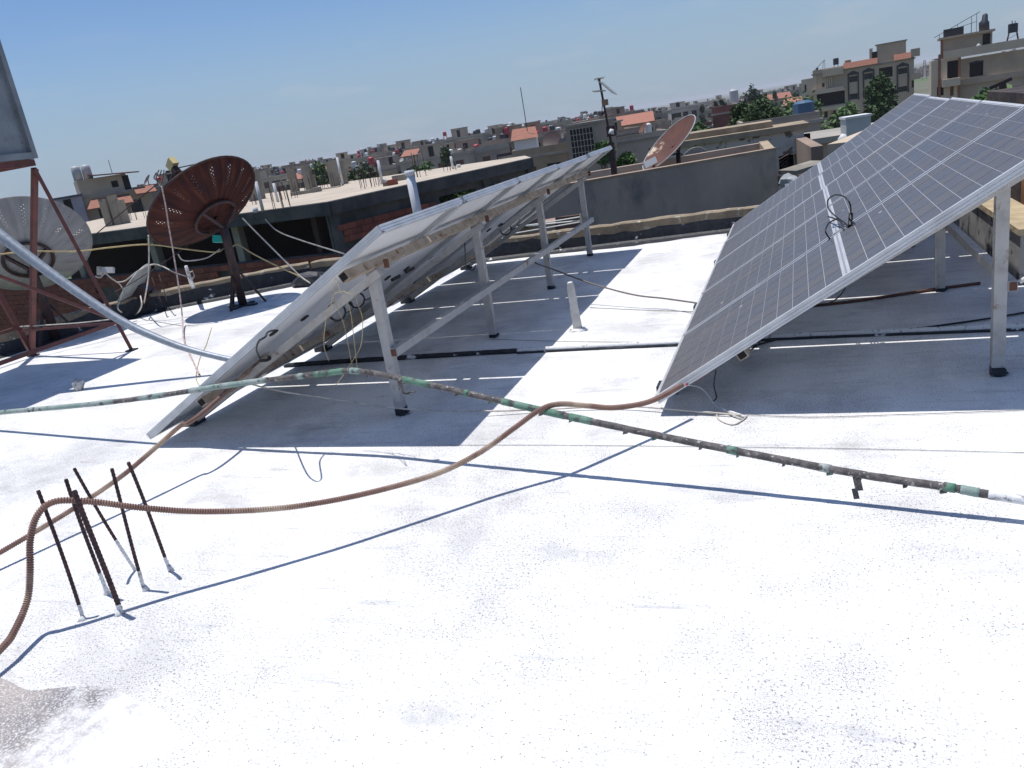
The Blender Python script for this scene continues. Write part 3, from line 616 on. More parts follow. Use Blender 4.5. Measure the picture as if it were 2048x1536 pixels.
# ---- satellite dishes
def dish_material(name, base, streak, hole=True, sect=16, dark=(.03, .012, .012)):
    m = bpy.data.materials.new(name); m.use_nodes = True; nt = m.node_tree; N = nt.nodes; L = nt.links
    b = N['Principled BSDF']; b.inputs['Roughness'].default_value = .75; b.inputs['Specular IOR Level'].default_value = .25
    tc = N.new('ShaderNodeTexCoord'); sp = N.new('ShaderNodeSeparateXYZ'); L.new(tc.outputs['Object'], sp.inputs[0])
    def M(op, a, c=None, d=None):
        x = N.new('ShaderNodeMath'); x.operation = op
        for i, k in enumerate((a, c, d)):
            if k is None: continue
            if isinstance(k, (int, float)): x.inputs[i].default_value = k
            else: L.new(k, x.inputs[i])
        return x.outputs[0]
    ang = M('ARCTAN2', sp.outputs[1], sp.outputs[0]); rad = M('SQRT', M('ADD', M('MULTIPLY', sp.outputs[0], sp.outputs[0]), M('MULTIPLY', sp.outputs[1], sp.outputs[1])))
    cv = N.new('ShaderNodeCombineXYZ'); L.new(M('MULTIPLY', ang, 3.2), cv.inputs[0]); L.new(M('MULTIPLY', rad, 1.3), cv.inputs[1])
    nz = N.new('ShaderNodeTexNoise'); nz.inputs['Scale'].default_value = 2.6; nz.inputs['Detail'].default_value = 6; L.new(cv.outputs[0], nz.inputs['Vector'])
    rp = N.new('ShaderNodeValToRGB'); cr = rp.color_ramp
    cr.elements[0].position = .32; cr.elements[0].color = (*dark, 1); cr.elements[1].position = .7; cr.elements[1].color = (*streak, 1)
    e = cr.elements.new(.5); e.color = (*base, 1)
    L.new(nz.outputs['Fac'], rp.inputs[0]); L.new(rp.outputs[0], b.inputs['Base Color'])
    if hole:
        fs = M('FRACT', M('MULTIPLY', ang, sect/(2*math.pi)))
        sm = M('LESS_THAN', M('ABSOLUTE', M('SUBTRACT', fs, .5)), .13)
        h = M('GREATER_THAN', M('MULTIPLY', M('SINE', M('MULTIPLY', ang, sect*5)), M('SINE', M('MULTIPLY', rad, 200))), .66)
        band = M('MULTIPLY', M('GREATER_THAN', rad, .38), M('LESS_THAN', rad, .57))
        f = M('MULTIPLY', M('MULTIPLY', h, sm), band)
        tr = N.new('ShaderNodeBsdfTransparent'); mx = N.new('ShaderNodeMixShader')
        L.new(f, mx.inputs[0]); L.new(b.outputs[0], mx.inputs[1]); L.new(tr.outputs[0], mx.inputs[2]); L.new(mx.outputs[0], N['Material Output'].inputs[0])
    return m
M_DISHR = dish_material('rusty_dish', (.05, .012, .0105), (.10, .029, .014), dark=(.02, .0065, .008))
M_DISHG = dish_material('grey_dish', (.29, .29, .295), (.34, .34, .345), dark=(.23, .232, .238))
M_DISHS = mat('small_dish_grey', (.42, .44, .44), (.3, .31, .31), 8, rough=.6)
M_DBLK = mat('dark_painted_steel', (.03, .022, .026), (.07, .03, .025), 14, rough=.6)
M_LNB = mat('yellowed_plastic', (.62, .52, .25), (.5, .42, .22), 15, rough=.5)
M_TEAL = mat('teal_plastic', (.03, .42, .36), rough=.5)
def facing(v, r_, u_, f_):                            # direction given in the frame of a sight line
    rr = (Vector(CR)-v*v.dot(Vector(CR))).normalized(); uu = rr.cross(v); return (f_*v+math.sqrt(1-f_*f_)*(r_*rr+u_*uu).normalized()).normalized()
def dish(label, base, C, az, el, rad, mr, lnbs=1, post_r=.045, tri=True, depth=.22, hub=.36, extra=None):
    root = thing('satellite_dish', label, 'satellite dish', 'satellite dishes', loc=base); O = Vector(base)
    n = Vector((math.cos(el)*math.sin(az), math.cos(el)*math.cos(az), math.sin(el))); C = Vector(C)
    X = n.cross(Vector((0, 0, 1))).normalized(); Y = n.cross(X).normalized()
    Mx = Matrix((X, Y, n)).transposed().to_4x4(); Mx.translation = C-O
    def place(o): o.parent = root; o.matrix_local = Mx; return o
    b = MB(); b.smooth = True; nr_, ns = 10, 64
    for j in range(nr_+1):
        r = rad*(.04+.96*j/nr_)
        for i in range(ns):
            a = 2*math.pi*i/ns; rib = .004*(1 if i % 4 == 0 else 0)
            b.v.append((r*math.cos(a), r*math.sin(a), depth*(r/rad)**2-depth+rib))
    for j in range(nr_):
        for i in range(ns): i2 = (i+1) % ns; b.f.append((j*ns+i, j*ns+i2, (j+1)*ns+i2, (j+1)*ns+i))
    b.f.append(tuple(range(ns))); place(link('reflector', b.mesh('reflector'), mr))
    b = MB(); b.smooth = True; pts = [(rad*math.cos(2*math.pi*i/48), rad*math.sin(2*math.pi*i/48), .0) for i in range(49)]; b.tube(pts, .010, 6, caps=False); place(link('rim', b.mesh('rim'), M_DBLK if mr is M_DISHR else M_DISHG if mr is M_DISHG else M_DISHS))
    if hub:
        b = MB(); b.smooth = True; hr = rad*hub; pts = [(hr*math.cos(2*math.pi*i/40), hr*math.sin(2*math.pi*i/40), depth*hub**2-depth-.03) for i in range(41)]; b.tube(pts, .018, 6, caps=False); place(link('mounting_ring', b.mesh('mounting_ring'), M_DBLK))
        b = MB()
        for k in range(3): a = math.radians(90+120*k); b.bar((0, 0, -depth-.16), (hr*math.cos(a), hr*math.sin(a), depth*hub**2-depth-.03), .03)
        place(link('bracket', b.mesh('bracket'), M_DBLK))
    else:
        b = MB(); b.ob((0, 0, -depth-.06), (.09, 0, 0), (0, .07, 0), (0, 0, .06)); place(link('bracket', b.mesh('bracket'), M_DBLK))
    foc = .62*rad*2*.62
    if lnbs:
        b = MB()
        for k in range(3): a = math.radians(30+120*k); b.tube([(rad*.97*math.cos(a), rad*.97*math.sin(a), -.01), (.03*math.cos(a), .03*math.sin(a), foc)], .006, 5)
        place(link('feed_strut', b.mesh('feed_strut'), M_DBLK))
        b = MB(); b.cyl((0, 0, foc-.05), (0, 0, foc+.02), .045, 14); place(link('feed_horn', b.mesh('feed_horn'), M_DBLK))
        b = MB(); b.ob((.0, -.02, foc+.07), (.035, 0, 0), (0, .06, 0), (0, 0, .045)); place(link('low_noise_block', b.mesh('low_noise_block'), M_LNB))
    back = C-n*(depth+.14)-O
    b = MB(); b.smooth = True; b.tube([Vector((0, 0, 0)), Vector((back.x*.5, back.y*.5, back.z*.75)), back], post_r, 12); b.build('post', M_DBLK, root)
    if tri:
        for k in range(3):
            a = 2*math.pi*k/3+.6; b = MB(); b.bar((.02*math.cos(a), .02*math.sin(a), .42), (.24*math.cos(a), .24*math.sin(a), .0), .022); b.build('leg', M_DBLK, root)
        b = MB()
        b.box(-.17, -.03, .0, .17, .03, .02); b.box(-.03, -.17, .002, .03, .17, .018); b.build('base_plate', M_BITU, root)
    return root, n, C
r1, n1, C1 = dish('large rusty perforated satellite dish on a black post, yellow feed above it', (-5.725, 7.071, 0), (-5.871, 7.045, 1.132), math.radians(-74.4), math.radians(48.8), .628, M_DISHR)
r2, n2, C2 = dish('large grey perforated satellite dish behind the red tank stand', (-7.40, 6.12, 0), (-7.46, 6.16, 1.01), math.radians(-48), math.radians(40), .62, M_DISHG, lnbs=0)
vs = (at(268, 572, 10.2)-Vector((0, 0, H))).normalized(); ns_ = facing(vs, -.81, .58, .2); SD = (math.atan2(ns_.x, ns_.y), math.asin(ns_.z))
r3, n3, C3 = dish('small grey satellite dish seen edge on in front of the parapet', tuple(g(285, 628)), tuple(at(268, 572, 10.2)), *SD, .30, M_DISHS, lnbs=0, post_r=.04, tri=False, depth=.06, hub=0)
# small dish arm and feed
a0 = at(245, 608, 10.1); a1 = at(205, 542, 9.7)
rt = thing('dish_feed', 'white plastic feed head on an arm left of the small dish', 'feed head', loc=a1); O = a1
b = MB(); b.tube([a0-O, Vector((.02, .02, -.02))], .008, 6); b.build('arm', M_DBLK, rt)
b = MB(); d = Vector(CR); u = Vector(CU); b.ob(Vector((0, 0, 0))-d*.03, d*.022, Vector(CF)*.022, u*.045); b.build('feed_horn', M_CABW, rt)
b = MB(); b.ob(d*.06+u*.01, d*.06, Vector(CF)*.025, u*.03); b.build('feed_body', mat('grey_plastic', (.5, .5, .52), rough=.5), rt)
# teal box on the rusty dish post, and on the grey one
for p, lab, s in ((at(436, 478, 9.2), 'teal plastic switch box on the rusty dish post', .045), (at(67, 546, 9.5), 'small green switch box on the grey dish post', .025)):
    b = MB(); b.ob((0, 0, 0), Vector(CR)*s*1.1, Vector(CF)*.03, Vector(CU)*s*.8); o = b.build('switch_box', M_TEAL, label=lab, cat='box'); o.location = p
# cables around the dishes
Dp = 9.1
cable('white_cable', [at(-30, 512, 9.), at(60, 503, 9.), at(150, 503, 9.), at(220, 495, 9.), at(298, 489, 9.), at(370, 498, 9.), at(430, 504, 9.), at(447, 497, 9.1)], .008, M_CABY, 'pale cable strung between the grey dish and the rusty dish', 'cable')
cable('white_cable', [at(323, 372, 8.6), at(331, 410, 8.6), at(337, 450, 8.6), at(344, 490, 8.6), at(353, 545, 8.6), at(361, 600, 8.6), at(365, 640, 8.6), g(368, 680, .02), g(385, 720, .01), g(400, 752, .01)], .0075, mat('pink_white_cable', (.62, .5, .47), (.3, .2, .18), 30, rough=.6), 'pinkish white cable hanging down from the yellow feed to the roof', 'cable')
lx = C1+n1*(.62*.628*2*.62)
for k, (dx, dy) in enumerate(((-10, 30), (-4, 34), (4, 30))):
    cable('feed_lead', [at(318+5*k, 340, 8.75), at(316+dx*.4+4*k, 356, 8.7), at(320+dx*.3, 368, 8.65), at(323, 376, 8.6)], .0055, M_BLACK, 'thin dark lead looping below the yellow dish feed', 'lead', group='leads below the yellow feed')
cable('feed_lead', [at(313, 345, 8.7), at(308, 356, 8.7), at(316, 362, 8.7), at(327, 372, 8.6), at(335, 362, 8.7), at(331, 345, 8.75)], .0055, M_BLACK, 'thin dark lead looping below the yellow dish feed', 'lead', group='leads below the yellow feed')
cable('guy_wire', [at(190, 470, 9.6), at(250, 420, 9.3), at(322, 362, 8.9)], .006, M_DBLK, 'dark guy wire slanting from the yellow feed over the slab building', 'wire')
cable('white_cable', [at(484, 435, 9.1), at(510, 462, 9.1), at(540, 492, 9.), at(570, 522, 8.95), at(600, 552, 8.9), at(620, 566, 8.8)], .0085, M_CABW, 'white cable sloping from the rusty dish down to the parapet', 'cable')
cable('white_cable', [at(462, 497, 9.1), at(475, 489, 9.1), at(505, 507, 9.), at(550, 530, 8.95), at(600, 553, 8.85)], .008, M_CABY, 'tan cable sloping from the rusty dish post to the parapet', 'cable')
cable('white_cable', [at(530, 438, 9.3), at(555, 462, 9.2), at(600, 480, 9.2), at(690, 508, 9.1)], .007, M_STRING, 'thin grey cable sagging towards the left solar array', 'cable')
cable('white_cable', [at(297, 470, 9.), at(298, 520, 9.), at(296, 560, 9.), at(291, 590, 9.1), g(287, 612, .05)], .0075, M_CABW, 'white cable dropping behind the small dish', 'cable')
cable('white_cable', [at(190, 552, 9.7), at(200, 555, 9.7), at(210, 547, 9.7), at(222, 556, 9.7), at(240, 569, 9.8), at(247, 585, 9.8), at(238, 605, 9.6), at(236, 618, 9.4), g(250, 628, .02), g(270, 630, .02), at(283, 612, 9.6), at(281, 592, 9.8)], .008, M_CABW, 'white cable looping round the small dish', 'cable')
cable('white_cable', [at(232, 564, 9.8), at(250, 562, 9.7), at(272, 545, 9.5), at(300, 530, 9.3), at(320, 531, 9.3), at(350, 545, 9.2), at(385, 556, 9.1)], .0075, M_CABW, 'white cable arching from the small dish towards the rusty dish', 'cable')
cable('white_cable', [at(356, 508, 9.), at(365, 520, 9.), at(385, 521, 9.), at(415, 515, 9.1), at(440, 498, 9.1)], .0075, M_CABW, 'white cable sagging below the rusty dish', 'cable')
cable('guy_wire', [at(190, 603, 9.4), at(260, 568, 9.4), at(320, 530, 9.3), at(375, 492, 9.2)], .005, M_DBLK, 'thin dark guy wire slanting up to the rusty dish', 'wire')
rt = thing('small_mast', 'small whitewashed stump of old pipes standing on the parapet', 'stump', loc=g(393, 590)); O = g(393, 590)
b = MB(); b.smooth = True; b.tube([Vector((0, 0, .0)), at(380, 560, 9.55)-O, at(372, 532, 9.5)-O], [.035, .02, .016], 8, jit=.4); b.build('stem', M_PAINT, rt)
b = MB(); b.tube([at(374, 548, 9.5)-O, at(385, 542, 9.5)-O, at(389, 552, 9.5)-O, at(383, 561, 9.5)-O], .007, 6); b.build('wire_loop', M_CABW, rt)
lump('mortar_lump', g(404, 590, .06), (.13, .08, .11), M_STONE, 8, label='whitewashed mortar lump on the parapet by the stump', cat='mortar')
lump('mortar_lump', g(620, 562, .05), (.24, .12, .12), M_BITU, 9, label='tarred mortar lump on the parapet beside the left array', cat='mortar')
for k, (x, y, x2, y2) in enumerate(((318, 600, 328, 616), (332, 595, 336, 614))):
    cable('rebar', [at(x-14, y-45, 9.6), at(x-4, y-15, 9.55), g(x2, y2, .0)], .006, M_REBAR, ('short rusty bar with whitewashed foot at the parapet, left of two', 'short rusty bar with whitewashed foot at the parapet, right of two')[k], 'steel bar')
cable('loose_wire', [g(300, 640, .005), g(330, 646, .005), g(363, 651, .005)], .003, M_STRING, 'thin loose wire on the sunlit roof before the small dish shadow', 'wire')
cable('loose_wire', [g(423, 655, .005), g(412, 690, .005), g(400, 715, .005), g(392, 752, .005), g(398, 770, .005)], .003, M_CABY, 'thin tan wire on the roof left of the left array', 'wire')
# ================================================================ town level and neighbours
GZ = -11.5
M_GROUND = mat('town_ground', (.17, .145, .115), (.10, .11, .06), .02, .4, .6, rough=.95, col3=(.075, .12, .035), sc3=.008, lo3=.5, hi3=.56)
b = MB(); n = 48; R0 = 9000
b.v = [(0, 0, GZ)]+[(R0*math.cos(2*math.pi*i/n), R0*math.sin(2*math.pi*i/n), GZ) for i in range(n)]
b.f = [(0, i+1, (i+1) % n+1) for i in range(n)]
b.build('ground', M_GROUND, kind='structure', label='dry town ground with green fields')

M_GLASS = mat('dark_window', (.014, .016, .02), rough=.25, spec=.5)
M_SHUT = mat('brown_shutter', (.12, .05, .03), rough=.6)
M_TILE = mat('orange_roof_tiles', (.35, .15, .10), (.27, .112, .078), 3., rough=.8, stretch=(1, 1, 4), objrand=.12)
WALLS = [mat('wall_beige', (.43, .345, .25), (.35, .28, .205), .6, rough=.9, objrand=.18, bump=.1, bsc=8), mat('wall_grey', (.37, .32, .265), (.29, .25, .21), .5, rough=.9, objrand=.18, bump=.1, bsc=8),
         mat('wall_brown', (.33, .245, .185), (.26, .195, .155), .5, rough=.9, objrand=.18, bump=.1, bsc=8), mat('wall_cream', (.52, .43, .32), (.43, .355, .265), .6, rough=.9, objrand=.15, bump=.1, bsc=8)]
M_ROOFG = mat('dusty_concrete_roof', (.36, .33, .29), (.26, .24, .21), .7, rough=.95, objrand=.15)
M_PLAST = mat('grey_plaster', (.48, .375, .30), (.33, .275, .235), 1.0, .38, .66, rough=.92, bump=.35, bsc=5, col3=(.17, .155, .145), sc3=1.6, lo3=.54, hi3=.74, stretch=(1, 1, .6))
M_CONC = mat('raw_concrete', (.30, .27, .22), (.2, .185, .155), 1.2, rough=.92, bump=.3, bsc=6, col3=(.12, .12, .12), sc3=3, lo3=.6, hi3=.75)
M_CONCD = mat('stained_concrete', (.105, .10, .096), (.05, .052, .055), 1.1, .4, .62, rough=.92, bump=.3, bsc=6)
M_SLAB = mat('sunny_screed', (.50, .43, .345), (.40, .345, .28), .8, rough=.95, bump=.2, bsc=3, col3=(.33, .28, .22), sc3=2.2, lo3=.6, hi3=.8)
M_BRICK = mat('red_hollow_block', (.23, .07, .045), (.16, .05, .038), 3, rough=.85, bump=.3, bsc=20, objrand=.22)
M_PVC = mat('grey_white_pvc', (.60, .61, .64), (.5, .51, .53), 2, rough=.5)
M_RED = mat('red_tank_plastic', (.36, .03, .045), rough=.5)
M_BTANK = mat('black_tank_plastic', (.03, .035, .045), rough=.5)
M_WHITE = mat('white_paint_far', (.66, .66, .65), rough=.7)

def wall_local(p0, p1):                               # frame with x from p0 to p1 along a wall, y outwards-back, z up
    d = Vector((p1[0]-p0[0], p1[1]-p0[1], 0)); L = d.length; d.normalize(); return d, Vector((-d.y, d.x, 0)), L

def facade(mb, d, n, o, xs, zs, open_cells, th=.25):
    """solid wall pieces between the given x and z edges, leaving the named cells open"""
    for i in range(len(xs)-1):
        j = 0
        while j < len(zs)-1:
            if (i, j) in open_cells: j += 1; continue
            k = j
            while k+1 < len(zs)-1 and (i, k+1) not in open_cells: k += 1
            c = o+d*((xs[i]+xs[i+1])/2)+n*(th/2)+Vector((0, 0, (zs[j]+zs[k+1])/2))
            mb.ob(c, d*((xs[i+1]-xs[i])/2), n*(th/2), Vector((0, 0, (zs[k+1]-zs[j])/2))); j = k+1

# ---- unfinished building with the sunny slab roof
ZS = .08
K = g(655, 403, ZS); E_ = g(1062, 315, ZS); Lf = Vector((-36, 25.0, ZS)); Bk = Vector((-12.0, 36.8, ZS)); BL = Vector((-40, 40, ZS))
rt = thing('unfinished_building', 'unfinished concrete building with a bare sunlit roof slab and red block walls', 'building', loc=(K.x, K.y, GZ)); O = Vector((K.x, K.y, GZ))
def pol(ps, dz0, dz1): m = MB(); m.prism([(p.x-O.x, p.y-O.y) for p in ps], dz0-O.z, dz1-O.z); return m
pol([Lf, K, E_, Bk, BL], ZS-.4, ZS).build('roof_slab', M_SLAB, rt)
df, nf, Lfr = wall_local(K, Lf); nf = -nf if nf.y < 0 else nf
dr, nr2, Lr = wall_local(K, E_); nr2 = -nr2 if nr2.x > 0 else nr2
b = MB()
zc = ZS-.225-O.z
b.ob(df*(Lfr/2)-nf*.05+Vector((0, 0, zc)), df*(Lfr/2+.06), nf*.05, Vector((0, 0, .205)))
b.ob(dr*(Lr/2)-nr2*.05+Vector((0, 0, zc)), dr*(Lr/2-.02), nr2*.05, Vector((0, 0, .205)))
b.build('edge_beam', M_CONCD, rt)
# sill and infill of red hollow blocks
blk = MB().box(-.193, 0, -.093, .193, .12, .093).mesh('brick'); blk.materials.append(M_BRICK)
count = [0]; stuff = MB()
def blocks(p0, d, n, x0, x1, z0, z1, holes=(), limit=150):
    """hollow blocks laid in courses; the mortar sheet stands behind them"""
    rot = math.atan2(d.y, d.x); c0 = count[0]; zz = z1-.1; row = 0
    while zz > z0:
        x = x0+(.2 if row % 2 else 0)
        while x < x1:
            if not any(a < x < c and e < zz < f for a, c, e, f in holes):
                j = rnd.uniform(-.012, .012)
                q = p0+d*x+n*j
                if count[0]-c0 < limit:
                    o = bpy.data.objects.new('brick', blk); COL.objects.link(o); o.parent = rt
                    o.location = (q.x, q.y, zz-O.z); o.rotation_euler = (0, 0, rot if n.dot(Vector((-math.sin(rot), math.cos(rot), 0))) > 0 else rot+math.pi); count[0] += 1
                else: stuff.ob(Vector((q.x, q.y, zz-O.z))+n*.06, d*.193, n*.06, Vector((0, 0, .093)))
            x += .4
        zz -= .2; row += 1
bw = MB()
# front side: block parapet under a dark open storey
bw.ob(df*(Lfr/2)+nf*.19+Vector((0, 0, (-1.55+GZ)/2-GZ)), df*(Lfr/2), nf*.03, Vector((0, 0, (-1.6-GZ)/2)))
# right side: full wall with two openings
ops = [(5.6, 7.9, -1.25, -.42), (9.0, 11.2, -1.05, -.42)]
xs = [0, 5.6, 7.9, 9.0, Lr]; 
facade(bw, dr, nr2, nr2*.16+Vector((0, 0, -O.z)), [0, 5.4, 7.6, 8.3, 9.9, Lr-.3], [GZ+.0, -1.42, -.62, -.33], {(1, 1), (3, 1)}, .1)
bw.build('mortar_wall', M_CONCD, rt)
blocks(Vector((0, 0, 0))+dr*.3+nr2*.02, dr, nr2, 0.1, 4.8, -1.25, -.72, limit=60)
blocks(Vector((0, 0, 0))+dr*.3+nr2*.02, dr, nr2, 0.1, 4.8, -3.2, -1.55, limit=60)
blocks(Vector((0, 0, 0))+df*.2+nf*.04, df, nf, .1, 15.5, -3.4, -1.62, holes=((4.2, 5.4, -3.0, -1.9), (10.6, 11.8, -3.0, -2.0)), limit=178)
blocks(Vector((0, 0, 0))+df*.2+nf*.04, df, nf, .1, 24, -6.5, -3.4, holes=((13.2, 14.6, -4.9, -3.7),), limit=0)
blocks(Vector((0, 0, 0))+df*.2+nf*.04, df, nf, 15.6, 21.5, -3.4, -1.62, limit=0); blocks(Vector((0, 0, 0))+df*.2+nf*.04, df, nf, 24.1, 21.9, -6.5, -1.62, limit=0)
tag(stuff.build('brick_courses', M_BRICK, rt), kind='stuff')
for q in (ops[0],):
    pass
# open floor: slab, columns, and inner walls coloured near-black for the void's shade
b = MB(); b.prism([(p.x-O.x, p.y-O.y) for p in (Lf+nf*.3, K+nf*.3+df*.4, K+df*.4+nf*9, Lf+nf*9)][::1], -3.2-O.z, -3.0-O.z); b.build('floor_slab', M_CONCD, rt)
b = MB(); b.ob(df*(Lfr/2+.3)+nf*6.2+Vector((0, 0, -1.6-O.z)), df*(Lfr/2-.5), nf*.1, Vector((0, 0, 1.27))); b.build('inner_wall', mat('shade_dark_wall', (.05, .03, .026), rough=.95), rt)
b = MB(); b.ob(df*.9+nf*3.2+Vector((0, 0, -1.6-O.z)), df*.1, nf*3.0, Vector((0, 0, 1.27))); b.build('inner_wall', MATS['shade_dark_wall'], rt)
for s in (.25, 4.4, 8.6, 12.8, 17):
    b = MB(); b.ob(df*s+nf*.4+Vector((0, 0, -1.6-O.z)), df*.15, nf*.15, Vector((0, 0, 1.27))); b.build('column', M_CONC, rt)
for s in (.2, 8.15, Lr-.15):
    b = MB(); b.ob(dr*s+nr2*.12+Vector((0, 0, (-.33+GZ)/2-O.z)), dr*.17, nr2*.1, Vector((0, 0, (-.33-GZ)/2))); b.build('column', M_CONCD, rt)
# starter columns, rebar clusters and vent pipes on the slab
def on_slab(x, y, nm, m, w, h, w2=None, lean=0.):
    p = g(x, y, ZS)-O; b = MB(); a = .35
    dx = Vector((math.cos(a), math.sin(a), 0)); dy = Vector((-math.sin(a), math.cos(a), 0))
    b.ob(p+Vector((0, 0, h/2)), dx*w/2, dy*(w2 or w)/2, Vector((lean, 0, h/2))); b.build(nm, m, rt); return p
for x, y, w, h in ((508, 402, .32, 1.35), (524, 398, .3, 1.2), (592, 386, .34, 1.15), (620, 382, .3, 1.15), (630, 380, .25, .7), (672, 373, .42, 1.15), (690, 368, .3, 1.1)):
    on_slab(x, y, 'column_stub', M_CONC, w, h)
b = MB(); p = g(595, 385, ZS)-O; q = g(626, 380, ZS)-O; b.bar(p+Vector((-.4, 0, 1.24)), q+Vector((.3, 0, 1.24)), .6, .1); b.build('formwork_board', M_CONC, rt)
for x, y, h, m in ((526, 422, .95, M_PVC), (556, 404, .72, M_PVC), (686, 371, 1.28, M_PVC), (765, 368, .92, M_PVC), (906, 338, .55, M_PVC), (512, 425, .16, M_PVC), (770, 367, .16, M_PVC), (918, 335, .14, M_PVC)):
    p = g(x, y, ZS)-O; b = MB(); b.smooth = True; r_ = .055 if h > .3 else .09; b.tube([p, p+Vector((0, 0, h))], r_, 10); b.build('vent_pipe', m, rt)
R6 = random.Random(8)
for x, y, nn, h, sp in ((570, 414, 7, .62, .55), (505, 410, 5, .4, .4), (575, 398, 8, .75, .9), (610, 386, 5, .7, .5), (650, 378, 9, .75, .9), (738, 376, 6, .7, .5), (742, 372, 5, .9, .5), (838, 354, 6, .95, .4), (900, 341, 6, .3, .4), (225, 440, 7, .55, .9), (270, 440, 8, .6, 1.0), (700, 365, 5, .6, .6)):
    p = g(x, y, ZS)-O; b = MB()
    for k in range(nn):
        q = p+Vector(((k/(nn-1)-.5)*sp*1.3, R6.uniform(-.25, .25), 0)); b.tube([q, q+Vector((R6.uniform(-.03, .03), R6.uniform(-.03, .03), h*R6.uniform(.85, 1.1)))], .0135, 4)
    tag(b.build('rebar_cluster', M_REBAR, rt), kind='stuff')
for x, y, h in ((222, 452, 1.15), (240, 449, 1.25), (252, 447, 1.0)):
    on_slab(x, y, 'column_stub', M_CONC, .3, h, lean=-.0)
for x, y, w, h, m in ((608, 388, 1.1, .14, M_CONC), (634, 384, .28, .2, M_CONC), (800, 361, .5, .22, M_CONC), (786, 370, .26, .2, M_BRICK), (778, 371, .3, .14, M_CONC), (652, 378, 1.4, .05, M_SLAB)):
    p = g(x, y, ZS)-O; b = MB(); b.ob(p+Vector((0, 0, h/2)), (w/2, .1, 0), (-.03, .14, 0), (0, 0, h/2)); b.build('rubble_block', m, rt)

# ---- thick white vent pipe rising beyond the parapet
p = gy(835, 425, 9.1); q = gy(818, 341, 9.1)
rt = thing('vent_pipe', 'thick white plastic vent pipe rising behind the left solar array', 'pipe', loc=(p.x, p.y, -3)); O = Vector((p.x, p.y, -3))
d = (q-p).normalized(); b = MB(); b.smooth = True; b.tube([p-d*3-O, p-O, q-d*.06-O], .056, 16); b.build('pipe_body', M_PVC, rt)
b = MB(); b.smooth = True; b.tube([q-d*.062-O, q-O], .061, 16); b.build('socket', M_PVC, rt)

# ---- terrace with grey plaster walls
ZA = .43
A0 = g(1078, 382, ZA); A1 = g(1552, 300, ZA); A2 = g(1536, 283, ZA); A3 = g(1150, 349, ZA)
rt = thing('terrace_building', 'grey plastered terrace walls beyond the parapet', 'building', loc=(A0.x, A0.y, GZ)); O = Vector((A0.x, A0.y, GZ))
d, n, L = wall_local(A0, A1); n = -n if n.y < 0 else n
nx = (g(1168, 366, ZA)-A0).dot(d); zn = gy(1120, 433, (A0+d*nx*.5).y).z
b = MB()
b.ob(A0-O+d*(nx+(L-nx)/2)+n*.075+Vector((0, 0, -(ZA-GZ)/2)), d*((L-nx)/2), n*.075, Vector((0, 0, (ZA-GZ)/2)))
b.ob(A0-O+d*(nx/2)+n*.0755+Vector((0, 0, -(ZA-zn)/2)), d*(nx/2-.0005), n*.074, Vector((0, 0, (ZA-zn)/2)))
b.build('front_wall', M_PLAST, rt)
b = MB(); b.ob(A0-O+d*L/2+n*.075+Vector((0, 0, .018)), d*(L/2+.01), n*.085, Vector((0, 0, .0175))); b.build('coping', mat('tan_coping', (.40, .30, .22), (.3, .22, .16), 4, rough=.9), rt)
d2, n2_, L2 = wall_local(A3, A2); b = MB(); b.ob((A3+A2)/2-O+Vector((0, 0, -.6)), d2*L2/2, n2_*.07, Vector((0, 0, .6))); b.build('back_wall', M_PLAST, rt)
d3, n3_, L3 = wall_local(A1, A2); b = MB(); b.ob(A1-O+d3*(L3/2+.09)+n3_*.08+Vector((0, 0, -.6+.02)), d3*(L3/2-.1), n3_*.075, Vector((0, 0, .6))); b.build('side_wall', mat('tan_render', (.42, .33, .22), (.3, .24, .17), 2, rough=.9), rt)
b = MB(); b.prism([(v.x-O.x, v.y-O.y) for v in (A0+d*.3+n*.16, A1-d*.05+n*.16, A2-d*.1-n*.1, A3+d*.3-n*.1)], -.85-O.z, -.7-O.z); b.build('terrace_floor', M_ROOFG, rt)
# alley rails and a small pinkish house seen through the notch
c = gy(1062, 452, 17.); cr_ = gy(1108, 446, 17.); rt = thing('alley_house', 'small pinkish house with dark gate down in the alley', 'house', loc=(cr_.x, 17., GZ)); O = Vector((cr_.x, 17., GZ))
wl = gy(1010, 460, 17.).x-cr_.x
b = MB()
b.box(wl, 0, 0, 0, 3, cr_.z-GZ); b.build('wall', mat('pinkish_wall', (.36, .25, .2), (.28, .2, .165), 1, rough=.9), rt)
b = MB(); b.box(wl-.1, -.3, cr_.z+.001-GZ, -.5, 3.2, cr_.z+.1-GZ); b.build('roof', M_CONCD, rt)
b = MB(); b.box(.01, .1, 0, 1.4, .2, cr_.z+.1-GZ); b.build('gate', mat('brown_gate', (.16, .09, .07), rough=.8), rt)
for k, (x0, y0, x1, y1) in enumerate(((1010, 458, 1160, 434), (1055, 452, 1160, 441), (1010, 470, 1160, 444))):
    b = MB(); b.cyl(gy(x0, y0, 13.0), gy(x1, y1, 12.2), .012, 6); b.build('washing_rail', M_WHITE, label=('pale washing rail in the alley, top of three', 'pale washing rail in the alley, middle of three', 'pale washing rail in the alley, lowest of three')[k], cat='rail')

